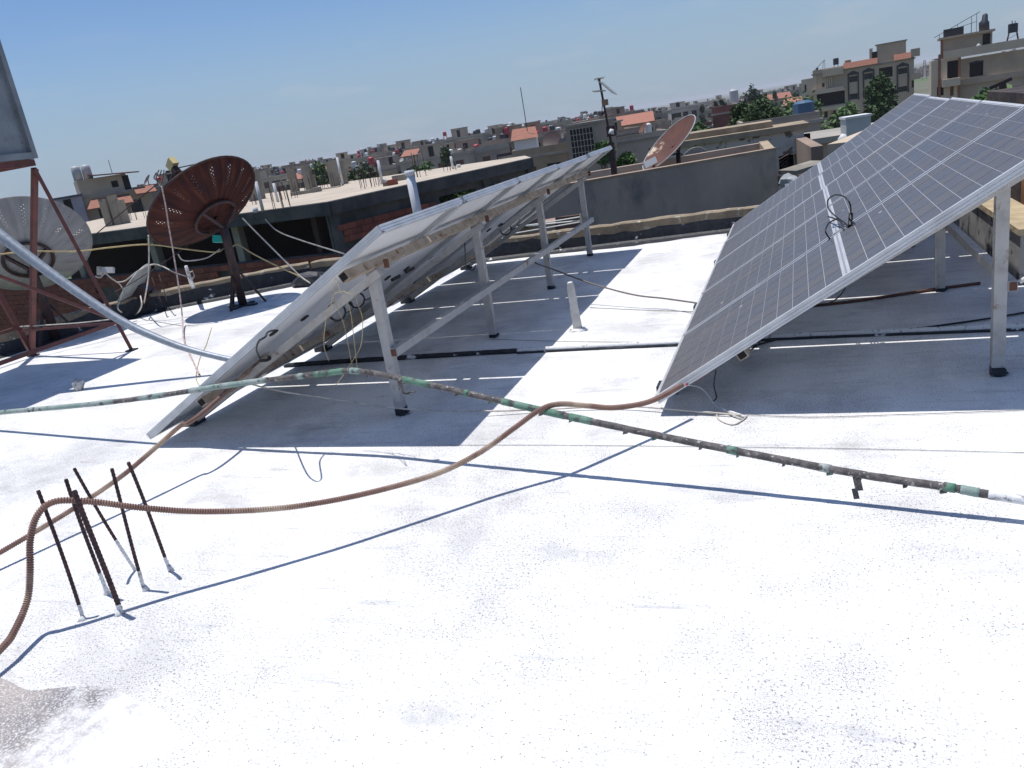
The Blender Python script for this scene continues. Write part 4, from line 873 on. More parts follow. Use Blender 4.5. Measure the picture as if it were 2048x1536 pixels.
# ---- aerial mast and rusty dish on the terrace
p0 = at(1230, 362, 13.6); p1 = at(1222, 285, 13.6); p2 = at(1210, 205, 13.6); p3 = at(1198, 157, 13.6)
rt = thing('aerial_mast', 'dark aerial mast with two television aerials above the terrace', 'mast', loc=(p0.x, p0.y, -.7)); O = Vector((p0.x, p0.y, -.7))
b = MB(); b.bar(Vector((0, 0, 0)), p1-O, .085); b.build('column', M_DBLK, rt)
b = MB(); b.cyl(p1-O, p3-O, .018, 8); b.build('pole', M_DBLK, rt)
b = MB(); b.ob(p2-O+Vector((0, 0, .0)), (.045, 0, 0), (0, .04, 0), (0, 0, .045)); b.build('amplifier_box', mat('tan_box', (.3, .2, .12), rough=.7), rt)
def yagi(a, c, nm, n=8, l=.12):
    m = MB(); m.cyl(a-O, c-O, .010, 6); e = (c-a).normalized(); s = e.cross(Vector((0, 0, 1))).normalized()*.3+Vector(CU)*.1
    for k in range(n): q = a.lerp(c, (k+.5)/n)-O; m.cyl(q-s*l*2, q+s*l*2, .006, 5)
    m.build(nm, mat('aerial_metal', (.4, .38, .36), rough=.5, metal=.3), rt)
yagi(at(1199, 162, 13.6), at(1230, 188, 13.4), 'aerial'); yagi(at(1186, 183, 13.7), at(1210, 181, 13.5), 'aerial', 5, .07); yagi(at(1190, 158, 13.6), at(1207, 156, 13.8), 'aerial', 3, .08)
cable('aerial_lead', [p2-O+Vector((-.03, 0, 0)), at(1204, 220, 13.6)-O, at(1206, 228, 13.6)-O, at(1209, 222, 13.6)-O], .007, M_BLACK, parent=rt)
b = MB(); b.cyl(at(1232, 350, 13.7)-O, at(1228, 300, 13.7)-O, .02, 8); b.build('stay', M_DBLK, rt)
b = MB(); b.ob(at(1223, 262, 13.6)-O, (.07, 0, 0), (0, .06, 0), (0, 0, .08)); b.build('junction_box', M_DBLK, rt)
b = MB(); b.smooth = True; b.tube([at(1222, 268, 13.4)-O, at(1224, 258, 13.4)-O], [.05, .03], 8); b.build('insulator', M_WHITE, rt)
M_DISHW = mat('rust_streaked_dish', (.115, .046, .032), (.08, .033, .026), 3, rough=.75, col3=(.55, .45, .33), sc3=2.0, lo3=.60, hi3=.64)
Cd = at(1337, 286, 14.6); vv = (Cd-Vector((0, 0, H))).normalized()
nd = facing(vv, -.74, .67, -.28)
dish('rust streaked satellite dish standing on the grey terrace', (Cd.x+.12, Cd.y+.05, -.7), tuple(Cd), math.atan2(nd.x, nd.y), math.asin(nd.z), .60, M_DISHW, lnbs=0, post_r=.04, tri=False, depth=.10, hub=.3)
Ln = at(1300, 326, 14.2)
rt = thing('dish_feed', 'pale feed box at the lower rim of the rust streaked dish', 'feed head', loc=Ln)
b = MB(); b.ob((0, 0, 0), Vector(CR)*.10+Vector(CU)*.05, Vector(CF)*.05, -Vector(CR)*.02+Vector(CU)*.05); b.build('feed_body', M_WHITE, rt)
b = MB(); b.bar(Vector((0, 0, 0)), at(1312, 335, 14.5)-Ln, .03); b.build('arm', M_RUST, rt)
# pale small dish behind the terrace wall
Cs = at(1390, 316, 15.6); dish('small pale satellite dish half hidden by the terrace wall', (Cs.x, Cs.y+.1, -.7), tuple(Cs), math.radians(-20), math.radians(30), .22, M_DISHS, lnbs=0, post_r=.02, tri=False, depth=.04, hub=0)

# ---- whitewashed building with flaking paint
ZB = at(1607, 246, 18.5).z
M_FLAKE = mat('flaking_whitewash', (.58, .55, .5), (.48, .45, .41), 1.5, rough=.9, bump=.5, bsc=6, col3=(.17, .14, .115), sc3=3.6, lo3=.54, hi3=.58)
B0 = at(1330, 303, 18.5); B1 = at(1607, 246, 18.5); B0.z = B1.z = ZB
rt = thing('whitewashed_building', 'low whitewashed building with flaking paint beyond the terrace', 'building', loc=(B1.x, B1.y, GZ)); O = Vector((B1.x, B1.y, GZ))
d, n, L = wall_local(B0, B1); n = -n if n.y < 0 else n
wz = gy(1590, 308, B1.y).z; wz2 = gy(1590, 338, B1.y).z
b = MB(); wx0 = L-.52; facade(b, d, n, B0-O-Vector((0, 0, ZB))+Vector((0, 0, 0)), [0, wx0, L-.06, L], [GZ, wz2, wz, ZB-.12], {(1, 1)}, .2); b.build('wall', M_FLAKE, rt)
b = MB(); b.ob(B0-O+d*L/2+n*.6+Vector((0, 0, -.06)), d*(L/2+.1), n*.72, Vector((0, 0, .058))); b.ob(B0-O+d*(L/2-.3)+n*.75+Vector((0, 0, .06)), d*(L/2-.3), n*.5, Vector((0, 0, .06))); b.build('roof', mat('old_tan_roof', (.36, .29, .2), (.24, .19, .14), 2.5, rough=.95, bump=.6, bsc=8), rt)
b = MB(); b.ob(B0-O+d*(wx0+.24)+n*.6+Vector((0, 0, (wz+wz2)/2-ZB)), d*.45, n*.04, Vector((0, 0, .5))); b.build('window', M_DARK, rt)
b = MB(); b.ob(B1-O+n*2.2-d*.1+Vector((0, 0, -(ZB-GZ)/2-.06)), d*.1, n*1.98, Vector((0, 0, (ZB-GZ)/2-.07))); b.build('side_wall', M_FLAKE, rt)
rb2 = MB()
for k in range(5): a = at(1556+3*k, 320+6*k, 18.2); rb2.cyl(a-O, at(1577, 308+5*k, 18.3)-O, .012, 4)
rb2.build('window_bars', M_DBLK, rt)
# low wall to its right
W0 = at(1608, 272, 18.8); W1 = at(1646, 291, 15.5)
b = MB(); rt = thing('side_house', 'tan lean-to wall right of the whitewashed building', 'house', loc=(W1.x, W1.y, GZ)); O = Vector((W1.x, W1.y, GZ))
d, n, L = wall_local(W0, W1); zt = (W0.z+W1.z)/2
b.add([W0-O, W1-O, W1-O+Vector((0, 0, GZ-W1.z)), W0-O+Vector((0, 0, GZ-W0.z)), W0-O-n*.2, W1-O-n*.2, W1-O-n*.2+Vector((0, 0, GZ-W1.z)), W0-O-n*.2+Vector((0, 0, GZ-W0.z))], [(0, 1, 2, 3), (4, 7, 6, 5), (0, 4, 5, 1), (1, 5, 6, 2), (0, 3, 7, 4)])
b.build('wall', WALLS[2], rt)
b = MB(); W2 = at(1655, 295, 15.4); W3 = at(1760, 270, 15.2); zz = (W2.z+W3.z)/2
d, n, L = wall_local(W2, W3); n = -n if n.y < 0 else n
b.ob((W2+W3)/2-O+n*1.5+Vector((0, 0, zz-(W2.z+W3.z)/2-(zz-GZ)/2)), d*L/2, n*1.5, Vector((0, 0, (zz-GZ)/2))); b.build('annex', WALLS[3], rt)
b = MB(); W4 = at(1640, 325, 13.5); W5 = at(1575, 345, 13.2); d, n, L = wall_local(W5, W4); b.bar(W5-O, W4-O, .5, .06); b.build('ledge', M_CONC, rt)
lump('grey_globe', at(1578, 365, 12.5), (.13, .13, .13), M_DISHS, 12, label='grey rounded tank cap behind the right solar array', cat='tank')

# ---- own roof: low wall and tarred corner behind the right array
rt = thing('stair_wall', 'grey plastered low wall with tan top behind the right solar array', 'wall', loc=(1.3, 6.5, 0)); O = Vector((1.3, 6.5, 0))
M_SW = mat('weathered_plaster', (.30, .29, .28), (.16, .16, .165), 3, rough=.9, bump=.3, bsc=12, col3=(.05, .055, .06), sc3=5, lo3=.58, hi3=.64)
b = MB(); b.box(-.1, -1.05, 0, .08, 1.4, .30); b.build('wall', M_SW, rt)
b = MB(); b.box(-.115, -1.07, .302, .1, 1.42, .34); b.build('coping', mat('tan_stone_top', (.46, .38, .25), (.34, .27, .18), 6, rough=.9, bump=.6, bsc=20), rt)
rt = thing('stair_house', 'black tarred wall of the stair housing at the right edge', 'wall', loc=(1.85, 7, 0)); O = Vector((1.85, 7, 0))
b = MB(); b.box(-.28, -1.6, 0, 1.2, 1.5, 1.02); b.build('wall', mat('tarred_wall', (.035, .03, .03), (.10, .07, .055), 3, rough=.85, bump=.5, bsc=14), rt)
b = MB(); b.box(-.34, -1.3, .0, -.283, -.1, .95); b.build('door', mat('orange_brown_wood', (.30, .15, .07), (.2, .1, .05), 4, rough=.7, stretch=(1, 6, .4)), rt)
cable('white_drain', [(1.26, 5.50, .27), (1.255, 5.46, .15), (1.25, 5.45, .06), (1.2, 5.45, .02)], .016, M_PAINT, 'whitewashed drain pipe down the low wall at the right', 'pipe')
# ================================================================ houses further off
pane_me = MB().box(-.5, 0, -.5, .5, .04, .5).mesh('window')
pane_sh = {}
def pane(root, x, y, z, w, h, m=None, rz=0., name='window'):
    m = m or M_GLASS
    if m.name not in pane_sh: me = pane_me.copy(); me.name = name; me.materials.append(m); pane_sh[m.name] = me
    o = bpy.data.objects.new(name, pane_sh[m.name]); COL.objects.link(o); o.parent = root
    o.location = (x, y, z); o.scale = (w, 1, h); o.rotation_euler = (0, 0, rz); return o
EX, EY, EZ = Vector((1, 0, 0)), Vector((0, 1, 0)), Vector((0, 0, 1))
def facade_rects(mb, x0, x1, z0, z1, rects, th=.25, d=EX, n=EY, o=Vector((0, 0, 0))):
    xs = sorted({x0, x1, *[r[0] for r in rects], *[r[1] for r in rects]}); zs = sorted({z0, z1, *[r[2] for r in rects], *[r[3] for r in rects]})
    oc = set()
    for i in range(len(xs)-1):
        for j in range(len(zs)-1):
            cx, cz = (xs[i]+xs[i+1])/2, (zs[j]+zs[j+1])/2
            if any(r[0] < cx < r[1] and r[2] < cz < r[3] for r in rects): oc.add((i, j))
    facade(mb, d, n, o, xs, zs, oc, th)
def frame_at(xc, ytop, D, rot=0.):
    p = at(xc, ytop, D); v = Vector((p.x, p.y, 0)).normalized(); a = math.atan2(v.y, v.x)-math.pi/2+rot
    return p, a
def house(label, group, xc, ytop, D, w, dep, wm, rot=0., fl=3, fh=3.1, cols=3, ww=1.1, wh=1.35, pent=None, tile=None, tanks=(), parap=.5, winm=None, cat='house', balc=False, name='house', dishes=0):
    p, a = frame_at(xc, ytop, D, rot); top = p.z-GZ
    rt = thing(name, label, cat, group, loc=(p.x, p.y, GZ), rz=a)
    rects = []
    for f in range(fl):
        zt = top-parap-f*fh-.7
        for c in range(cols):
            cx = -w/2+w*(c+.5)/cols+rnd.uniform(-.25, .25); k = rnd.random()
            w_ = ww*(1.9 if k > .8 else 1); h_ = wh
            if zt-h_ > .3: rects.append((cx-w_/2, cx+w_/2, zt-h_, zt))
    b = MB(); facade_rects(b, -w/2, w/2, 0, top-parap, rects, .22)
    b.box(-w/2, .222, 0, -w/2+.2, dep, top-parap); b.box(w/2-.2, .222, 0, w/2, dep, top-parap); b.box(-w/2+.202, dep-.2, 0, w/2-.202, dep, top-parap)
    b.build('wall', wm, rt)
    for r in rects: pane(rt, (r[0]+r[1])/2, .16, (r[2]+r[3])/2, r[1]-r[0]-.002, r[3]-r[2]-.002, winm if winm and rnd.random() < .5 else None)
    b = MB(); b.box(-w/2-.12, -.12, top-parap+.001, w/2+.12, dep+.12, top-parap+.16); b.build('roof', M_ROOFG, rt)
    zr = top-parap+.162
    if parap > .3:
        b = MB()
        b.box(-w/2, 0, zr, w/2, .14, top); b.box(-w/2, .142, zr, -w/2+.14, dep, top); b.box(w/2-.14, .142, zr, w/2, dep, top); b.build('parapet', wm, rt)
    if balc:
        for f in range(fl):
            z = top-parap-f*fh-fh+.3
            if z > .5:
                b = MB(); b.box(-w*.42, -1.1, z, w*.1, -.002, z+.14); b.box(-w*.42, -1.1, z+.142, w*.1, -1.02, z+.95); b.build('balcony', WALLS[3], rt)
    if pent:
        px, pw, ph = pent; b = MB(); b.box(px-pw/2, dep*.35, zr, px+pw/2, dep*.35+pw*.9, zr+ph); b.build('stair_hut', wm, rt)
        b = MB(); b.box(px-pw/2-.15, dep*.35-.15, zr+ph+.001, px+pw/2+.15, dep*.35+pw*.9+.15, zr+ph+.15); b.build('hut_roof', M_ROOFG, rt)
        pane(rt, px, dep*.35-.02, zr+ph*.45, .8, 1.7, M_DARK, name='hut_door')
    if tile:
        tz = zr+.0; x0, x1 = tile; b = MB()
        b.add([(x0-.3, -.4, tz), (x1+.3, -.4, tz), (x1+.3, dep*.5, tz+1.3), (x0-.3, dep*.5, tz+1.3), (x0-.3, dep+.3, tz), (x1+.3, dep+.3, tz), (x0-.3, -.4, tz-.1), (x1+.3, -.4, tz-.1)], [(0, 1, 2, 3), (3, 2, 5, 4), (0, 3, 4), (1, 5, 2), (6, 7, 1, 0)])
        b.build('tiled_roof', M_TILE, rt)
    for (tx, ty, tr, th_, m, st) in tanks:
        b = MB(); b.smooth = False
        if st:
            for sx_ in (-1, 1):
                for sy_ in (-1, 1): b.box(tx+sx_*tr*.8-.04, ty+sy_*tr*.8-.04, zr, tx+sx_*tr*.8+.04, ty+sy_*tr*.8+.04, zr+st)
        b.tube([(tx, ty, zr+st), (tx, ty, zr+st+th_*.85), (tx, ty, zr+st+th_)], [tr, tr, tr*.5], 10); b.build('water_tank', m, rt)
    for k in range(dishes):
        b = MB(); b.smooth = True; c = Vector((rnd.uniform(-w*.4, w*.4), rnd.uniform(.3, dep*.5), zr+.75)); nn = Vector((-.7, -.2, .6)).normalized(); X = nn.orthogonal().normalized(); Y = nn.cross(X)
        b.v = [tuple(c-nn*.12)]+[tuple(c+X*.5*math.cos(t*.524)+Y*.5*math.sin(t*.524)) for t in range(12)]; b.f = [(0, i+1, (i+1) % 12+1) for i in range(12)]; b.smooth = False
        b.tube([(c.x, c.y, zr), c-nn*.12], .04, 5); b.build('satellite_dish', rnd.choice([M_DISHS, M_DBLK, M_RUST, M_WHITE]), rt)
    return rt, a, p, top

# ---- left: house with orange tiled canopies
rt, a, p, top = house('house with lilac stair tower, tan upper room and orange tiled canopies beyond the slab', None, 233, 384, 75, 5.2, 7, mat('tan_wall_near', (.52, .41, .295), (.44, .345, .25), .8, rough=.9), rot=.1, fl=2, fh=2.6, cols=2, ww=.9, wh=1.1, parap=.12)
b = MB(); b.box(-4.6, -.5, 0, -2.65, 3.5, top+.15); b.build('stair_tower', mat('lilac_render', (.46, .39, .46), (.4, .34, .4), .7, rough=.9), rt)
b = MB(); b.box(-4.75, -.65, top+.15, -2.55, 3.6, top+.3); b.build('tower_roof', mat('blue_grey_edge', (.10, .10, .16), rough=.8), rt)
pane(rt, -3.75, -.53, top-1.0, .55, 2.1, M_DARK); pane(rt, -3.2, -.53, top-3.6, .6, 1.0, M_DARK)
b = MB(); b.box(-2.6, .4, top-.05, 1.1, 4.5, top+1.35); b.build('upper_room', MATS['tan_wall_near'], rt)
b = MB(); b.add([(-1.7, -.1, top+1.62), (2.1, -.1, top+1.35), (2.1, 4.8, top+1.5), (-1.7, 4.8, top+1.75), (-1.7, -.1, top+1.52), (2.1, -.1, top+1.25), (2.1, 4.8, top+1.4), (-1.7, 4.8, top+1.65)], [(0, 1, 2, 3), (7, 6, 5, 4), (0, 4, 5, 1), (1, 5, 6, 2), (2, 6, 7, 3), (3, 7, 4, 0)]); b.build('tiled_roof', M_TILE, rt)
pane(rt, .1, .37, top+.65, .5, .5, M_DARK); pane(rt, 1.0, .37, top+.5, .5, 1.4, M_DARK)
b = MB(); b.add([(-2.6, -1.5, top-.95), (.9, -1.5, top-.95), (.9, -.02, top-.25), (-2.0, -.02, top-.25), (-2.6, -1.5, top-1.07), (.9, -1.5, top-1.07)], [(0, 1, 2, 3), (4, 5, 1, 0), (4, 0, 3), (1, 5, 2)])
b.add([(1.3, -1.2, top-.4), (2.9, -1.2, top-.4), (2.9, -.02, top+.1), (1.3, -.02, top+.1), (1.3, -1.2, top-.5), (2.9, -1.2, top-.5)], [(0, 1, 2, 3), (4, 5, 1, 0), (4, 0, 3), (1, 5, 2)])
b.build('tiled_canopy', M_TILE, rt)
b = MB(); b.box(-2.6, -1.5, top-3.2, 2.6, -.02, top-3.05); b.box(-2.6, -1.5, top-3.04, 2.6, -1.42, top-2.35); b.build('balcony', MATS['lilac_render'], rt)
for dx in (-2.35, -1.6):
    b = MB(); b.smooth = True; b.tube([(dx, 1.4, top+1.35), (dx, 1.4, top+2.35), (dx, 1.4, top+2.5)], [.36, .36, .2], 14); b.build('water_tank', mat('grey_tank', (.42, .43, .44), rough=.5), rt)
b = MB(); b.cyl((.3, 2, top+1.5), (.3, 2, top+2.6), .025, 5); b.build('aerial', M_DBLK, rt)
rt2, *_ = house('long grey brown house right of the orange tiled canopies', None, 318, 366, 84, 7.5, 8, WALLS[1], rot=.05, fl=2, cols=3, ww=.8, wh=.9, parap=.4, pent=(1.4, 2.2, .9), tanks=((0.2, 2, .3, .6, M_RED, .2),), dishes=2)

# ---- centre: tan house with arched doors, lattice tower, neighbours
rt, a, p, top = house('tan house with wide roof terrace, black dish and brown arched door', None, 1088, 292, 62, 4.9, 8, mat('tan_plaster', (.36, .29, .2), (.29, .23, .16), .8, rough=.9), rot=-.05, fl=1, cols=0, parap=.7)
for x, z, w_, h_, m in ((-1.3, top-2.3, 1.0, 1.9, M_SHUT), (.55, top-2.2, 1.0, 1.8, M_DARK), (1.95, top-1.8, .6, 1.1, M_SHUT), (1.9, top-.55, .25, .3, M_DARK)): pane(rt, x, -.02, z, w_, h_, m, name='window' if h_ < 1.5 else 'door')
b = MB(); b.box(-2.45, -1.2, top-3.4, 2.3, -.01, top-3.25); b.build('balcony', M_CONC, rt)
b = MB(); b.box(-2.3, 1.5, top-.5, -.6, 4, top+.75); b.build('roof_room', M_WHITE, rt)
b = MB(); b.add([(-2.5, 1.2, top+.7), (-.4, 1.2, top+.7), (-.6, 2.8, top+1.5), (-2.4, 2.8, top+1.5)], [(0, 1, 2, 3)]); b.build('tiled_roof', M_TILE, rt)
b = MB(); b.smooth = True; c = Vector((.55, 1.0, top+.35)); nn = Vector((-.3, -.7, .5)).normalized(); X = nn.orthogonal().normalized(); Y = nn.cross(X)
b.v = [tuple(c-nn*.2)]+[tuple(c+X*.72*math.cos(t*.314)+Y*.72*math.sin(t*.314)) for t in range(20)]; b.f = [(0, i+1, (i+1) % 20+1) for i in range(20)]; b.build('satellite_dish', M_DBLK, rt)
b = MB(); b.cyl((-1.2, 2, top+1.2), (-1.25, 2, top+4.4), .03, 5); b.build('aerial', M_DBLK, rt)
rt, a, p, top = house('beige tower with a tall lattice of window panes beside the mast', None, 1163, 246, 60, 2.5, 3.6, mat('tower_beige', (.34, .29, .235), (.28, .24, .2), .8, rough=.9), rot=-.35, fl=0, cols=0, parap=.15)
pane(rt, -.1, -.012, top-1.6, 1.75, 2.5, M_DARK)
b = MB()
for k in range(8): b.box(-.98+k*.25, -.06, top-2.85, -.945+k*.25, -.02, top-.35)
for k in range(7): b.box(-.98, -.065, top-2.85+k*.415, .8, -.015, top-2.81+k*.415)
b.build('lattice', mat('lattice_cream', (.42, .37, .31), rough=.8), rt)
pane(rt, -.1, -.012, top-4.2, 1.5, .9, M_DARK)
house('brown house with clutter on the roof behind the mast', None, 1225, 262, 75, 5, 6, WALLS[2], rot=.2, fl=2, cols=2, pent=(.5, 1.6, 1.0), tanks=((-1.6, 2, .3, .6, M_WHITE, .3),), dishes=2)
house('grey house with black dish right of the mast', None, 1278, 268, 66, 4.4, 6, WALLS[1], rot=.1, fl=2, cols=2, ww=.7, wh=.9, tanks=((.9, 2, .35, .7, M_WHITE, .3),), dishes=2)
house('cream house with orange parapet behind the terrace dish', None, 1262, 248, 120, 6.5, 7, WALLS[3], fl=2, cols=3, tile=(-2, 3), parap=.2)
rt, *_ = house('white four storey apartment block on the skyline left of the cypresses', None, 1368, 212, 190, 5.8, 9, mat('pale_render', (.5, .45, .4), (.42, .38, .34), .3, rough=.9), rot=.1, fl=4, fh=2.9, cols=3, pent=(-1, 3, 1.2), balc=True)
house('dark red brick house below the cypresses', None, 1380, 250, 85, 4.2, 6, mat('dark_red_wall', (.16, .075, .06), (.12, .06, .05), 1, rough=.9), fl=1, cols=1)
house('red brown flat house left of the round tree', None, 1470, 208, 88, 4.6, 6, mat('red_brown_wall', (.24, .09, .07), (.18, .075, .06), .8, rough=.9), rot=-.15, fl=1, cols=1, parap=.8, tanks=((-.5, 3, .45, 1.3, MATS['grey_tank'], .8), (-1.4, 2, .3, .5, M_RED, .1)))
house('house with stepped orange roofs right of the round tree', None, 1565, 196, 230, 7, 9, WALLS[3], rot=.1, fl=2, cols=3, tile=(-3.5, 2), parap=.15, dishes=1)
house('low house with orange roof beside the beige apartment block', None, 1590, 208, 190, 6, 7, WALLS[0], rot=-.1, fl=2, cols=2, tile=(-2.2, 2.2), parap=.15)
house('grey block house with blue tank behind the whitewashed building', None, 1560, 234, 42, 3.6, 4, WALLS[1], rot=.1, fl=1, cols=1, ww=.5, wh=.6, tanks=((1.2, 1, .5, .8, mat('blue_tank', (.06, .12, .2), rough=.5), .1),))
house('low cream house with small dark window by the round tree', None, 1418, 268, 40, 3.2, 4, WALLS[3], rot=.2, fl=1, cols=1, ww=.5, wh=.8, parap=.15)

# ---- right: beige apartment block
def zoom_block(Xr, Yr, k, slope): return lambda X, Y: ((X-Xr)*k, -(Y-Yr+slope*(X-Xr))*k)
D1 = 130.; P1 = at(1580+200/4.376, 660/4.376, D1); v = Vector((P1.x, P1.y, 0)).normalized(); a1 = math.atan2(v.y, v.x)-math.pi/2-.06
rt = thing('apartment_block', 'beige three storey apartment block with tall arched windows and orange tile strips', 'building', loc=(P1.x, P1.y, GZ), rz=a1)
rt.scale = (.84, .84, .84); c1 = zoom_block(200, 660, .01856, .17); zT = (P1.z-GZ)/.84
M_AP = mat('apartment_beige', (.50, .395, .285), (.42, .335, .245), .35, rough=.9, bump=.1, bsc=4)
M_APL = mat('cream_and_lit_beige', (.62, .50, .37), (.54, .44, .325), .35, rough=.9)  # paler copy of the beige for cream trim and the sunlit left face
M_TRIM = mat('dark_window_trim', (.035, .035, .045), rough=.6)
rects = []; W1_ = 15.4
for X0, Y0, X1, Y1 in ((205, 800, 465, 920), (225, 985, 255, 1040), (285, 975, 315, 1030), (360, 965, 385, 1015), (505, 665, 572, 715), (505, 815, 572, 865), (630, 640, 700, 690), (630, 790, 700, 835), (750, 590, 860, 675), (905, 595, 975, 645), (905, 750, 975, 795), (275, 725, 297, 760), (1010, 700, 1030, 760)):
    xa, za = c1(X0, (Y0)+0); xb_, zb_ = c1(X1, Y1); zm = c1((X0+X1)/2, Y0)[1]; zn_ = c1((X0+X1)/2, Y1)[1]; rects.append((xa, xb_, zT+zn_, zT+zm))
b = MB(); facade_rects(b, 0, W1_, 0, zT-.05, rects, .4); b.box(0, .402, 0, .3, 12, zT-.05); b.box(W1_-.3, .402, 0, W1_, 12, zT-.05); b.box(.302, 11.7, 0, W1_-.302, 12, zT-.05); b.build('wall', M_AP, rt)
for i, r in enumerate(rects): pane(rt, (r[0]+r[1])/2, .9 if i in (0, 8) else .25, (r[2]+r[3])/2, r[1]-r[0]+(.6 if i in (0, 8) else -.004), r[3]-r[2]+(.5 if i in (0, 8) else -.004), M_DARK if i in (0, 8) else None)  # dark sheets paint the shade inside the balcony opening and the recess
for i in (4, 6, 9):
    lo, hi = rects[i], rects[i+1]; x0, x1 = lo[0]-.25, lo[1]+.25; z0, z1 = min(lo[2], hi[2])-.2, lo[3]+.2
    b = MB(); b.box(x0, -.1, z0, x0+.22, -.01, z1); b.box(x1-.22, -.1, z0, x1, -.01, z1)
    b.add([(x0, -.1, z1), (x1, -.1, z1), (x1, -.1, z1+.25), ((x0+x1)/2, -.1, z1+.65), (x0, -.1, z1+.25), (x0, -.01, z1), (x1, -.01, z1), (x1, -.01, z1+.25), ((x0+x1)/2, -.01, z1+.65), (x0, -.01, z1+.25)], [(0, 1, 2, 3, 4), (4, 3, 8, 9), (3, 2, 7, 8), (5, 6, 1, 0)]); b.build('window_surround', M_TRIM, rt)
b = MB(); b.box(-.2, -.2, zT-.05+.001, W1_+.2, 12.2, zT+.2); b.build('roof', M_ROOFG, rt)
b = MB(); b.box(.0, 0, zT+.2, W1_, .2, zT+.75); b.box(0, .2, zT+.2, .2, 12, zT+.75); b.build('parapet', M_AP, rt)
for X0, X1, Y in ((460, 740, 600), (870, 1005, 530)):
    xa, za = c1(X0, Y); xb_, _ = c1(X1, Y); z = zT+.35; b = MB(); b.add([(xa, -.55, z-.15), (xb_, -.55, z-.15), (xb_, -.02, z+.75), (xa, -.02, z+.75), (xa, -.02, z-.15), (xb_, -.02, z-.15)], [(0, 1, 2, 3), (0, 4, 5, 1), (0, 3, 4), (1, 5, 2)]); b.build('tile_strip', M_TILE, rt)
b = MB(); x0 = c1(735, 560)[0]; x1 = c1(970, 450)[0]; b.box(x0, 1.2, zT+.2, x1, 6, zT+3.0); b.build('upper_room', M_AP, rt)
b = MB(); b.box(x0-.2, 1.0, zT+3.0, x1+.2, 6.2, zT+3.15); b.build('upper_roof', M_ROOFG, rt)
pane(rt, c1(718, 520)[0], 1.1, zT+1.3, .8, 1.6, M_DARK, name='hut_door')
b = MB(); x0 = c1(675, 560)[0]; b.box(x0, 1.5, zT+.2, x0+.5, 4, zT+2.7); b.build('pillar', M_APL, rt)
b = MB(); x0 = c1(1005, 520)[0]; b.box(x0, -.6, zT+.3, x0+1.3, 2, zT+1.5); b.build('corner_block', M_AP, rt)
for X0, X1, Y0, Y1, m in ((190, 470, 930, 965, M_APL), (190, 470, 790, 808, M_APL), (285, 460, 600, 660, M_APL), (200, 460, 770, 790, M_APL), (1000, 1080, 640, 690, M_AP)):
    xa = c1(X0, 0)[0]; xb_ = c1(X1, 0)[0]; z0 = zT+c1((X0+X1)/2, Y1)[1]; z1 = zT+c1((X0+X1)/2, Y0)[1]; b = MB(); b.box(xa, -.8, z0, xb_, -.003, z1); b.build('balcony', m, rt)
for X in (300, 318, 336, 354):
    xa = c1(X, 700)[0]; z0 = zT+c1(330, 765)[1]; b = MB(); b.box(xa, -.35, z0, xa+.18, -.2, z0+1.6); b.build('balcony_pillar', M_APL, rt)
b = MB(); b.box(-.02, -.03, 0, .5, 0, zT); b.build('corner_strip', M_APL, rt)
b = MB(); b.box(-1.9, -.0, 0, -.002, 11, zT-.4); b.build('side_wing', M_APL, rt)  # left face, its sunlight put into the paler wall colour
for k in range(3): pane(rt, -1.25, -.03, zT-1.9-k*3.0, .3, 1.2)
for k, (X, Y, h, r_, m, st) in enumerate(((395, 580, 1.0, .45, M_BTANK, .9), (495, 560, .7, .8, M_AP, 0.), (495, 520, .6, .5, WALLS[2], 0.7))):
    x = c1(X, Y)[0]; b = MB()
    if st > .8:
        for q in (-.3, .3): b.box(x+q-.04, 2-.3, zT+.2, x+q+.04, 2+.3, zT+.2+st)
    b.tube([(x, 2, zT+.2+st), (x, 2, zT+.2+st+h), (x, 2, zT+.25+st+h)], [r_, r_, r_*.5], 12); b.build('water_tank', m, rt)
b = MB(); x0 = c1(190, 650)[0]; x1 = c1(300, 545)[0]; b.bar((x0, 2, zT+.5), (x1, 2, zT+2.2), .08); b.bar((x1-.4, 2, zT+.5), (x1-.2, 2, zT+1.95), .06); b.bar((x1, 2, zT+.5), (x1, 2, zT+2.2), .06); b.bar((x0+.6, 2, zT+.5), (x0+.9, 2, zT+1.1), .3); b.build('heater_frame', M_DBLK, rt)

# ---- far right: second apartment house
D2 = 92.; P2 = at(1580+1480/4.376, 520/4.376, D2); v = Vector((P2.x, P2.y, 0)).normalized(); a2 = math.atan2(v.y, v.x)-math.pi/2+.05
rt = thing('apartment_house', 'tall beige apartment house with arched windows and roof tanks at the right edge', 'building', loc=(P2.x, P2.y, GZ), rz=a2)
rt.scale = (.81, .81, .81); c2 = zoom_block(1480, 520, .01313, .185); zT = (P2.z-GZ)/.81
def R2(X0, Y0, X1, Y1):
    xm = (X0+X1)/2; return (c2(X0, 0)[0], c2(X1, 0)[0], zT+c2(xm, Y1)[1], zT+c2(xm, Y0)[1])
rects = [R2(1562, 545, 1668, 660), R2(1645, 790, 1700, 860), R2(1880, 755, 1968, 835)]
rects_l = [R2(1385, 530, 1478, 680)]
M_AD = mat('apartment_grey_beige', (.46, .37, .275), (.36, .295, .225), .4, rough=.9, bump=.15, bsc=4, col3=(.34, .29, .24), sc3=.8, lo3=.6, hi3=.8)
b = MB(); facade_rects(b, 0, 9.5, 0, zT, rects, .4); b.box(0, .402, 0, .3, 11, zT); b.box(9.2, .402, 0, 9.5, 11, zT); b.build('wall', M_AD, rt)
for r in rects: pane(rt, (r[0]+r[1])/2, .2, (r[2]+r[3])/2, r[1]-r[0]-.004, r[3]-r[2]-.004, M_DARK)
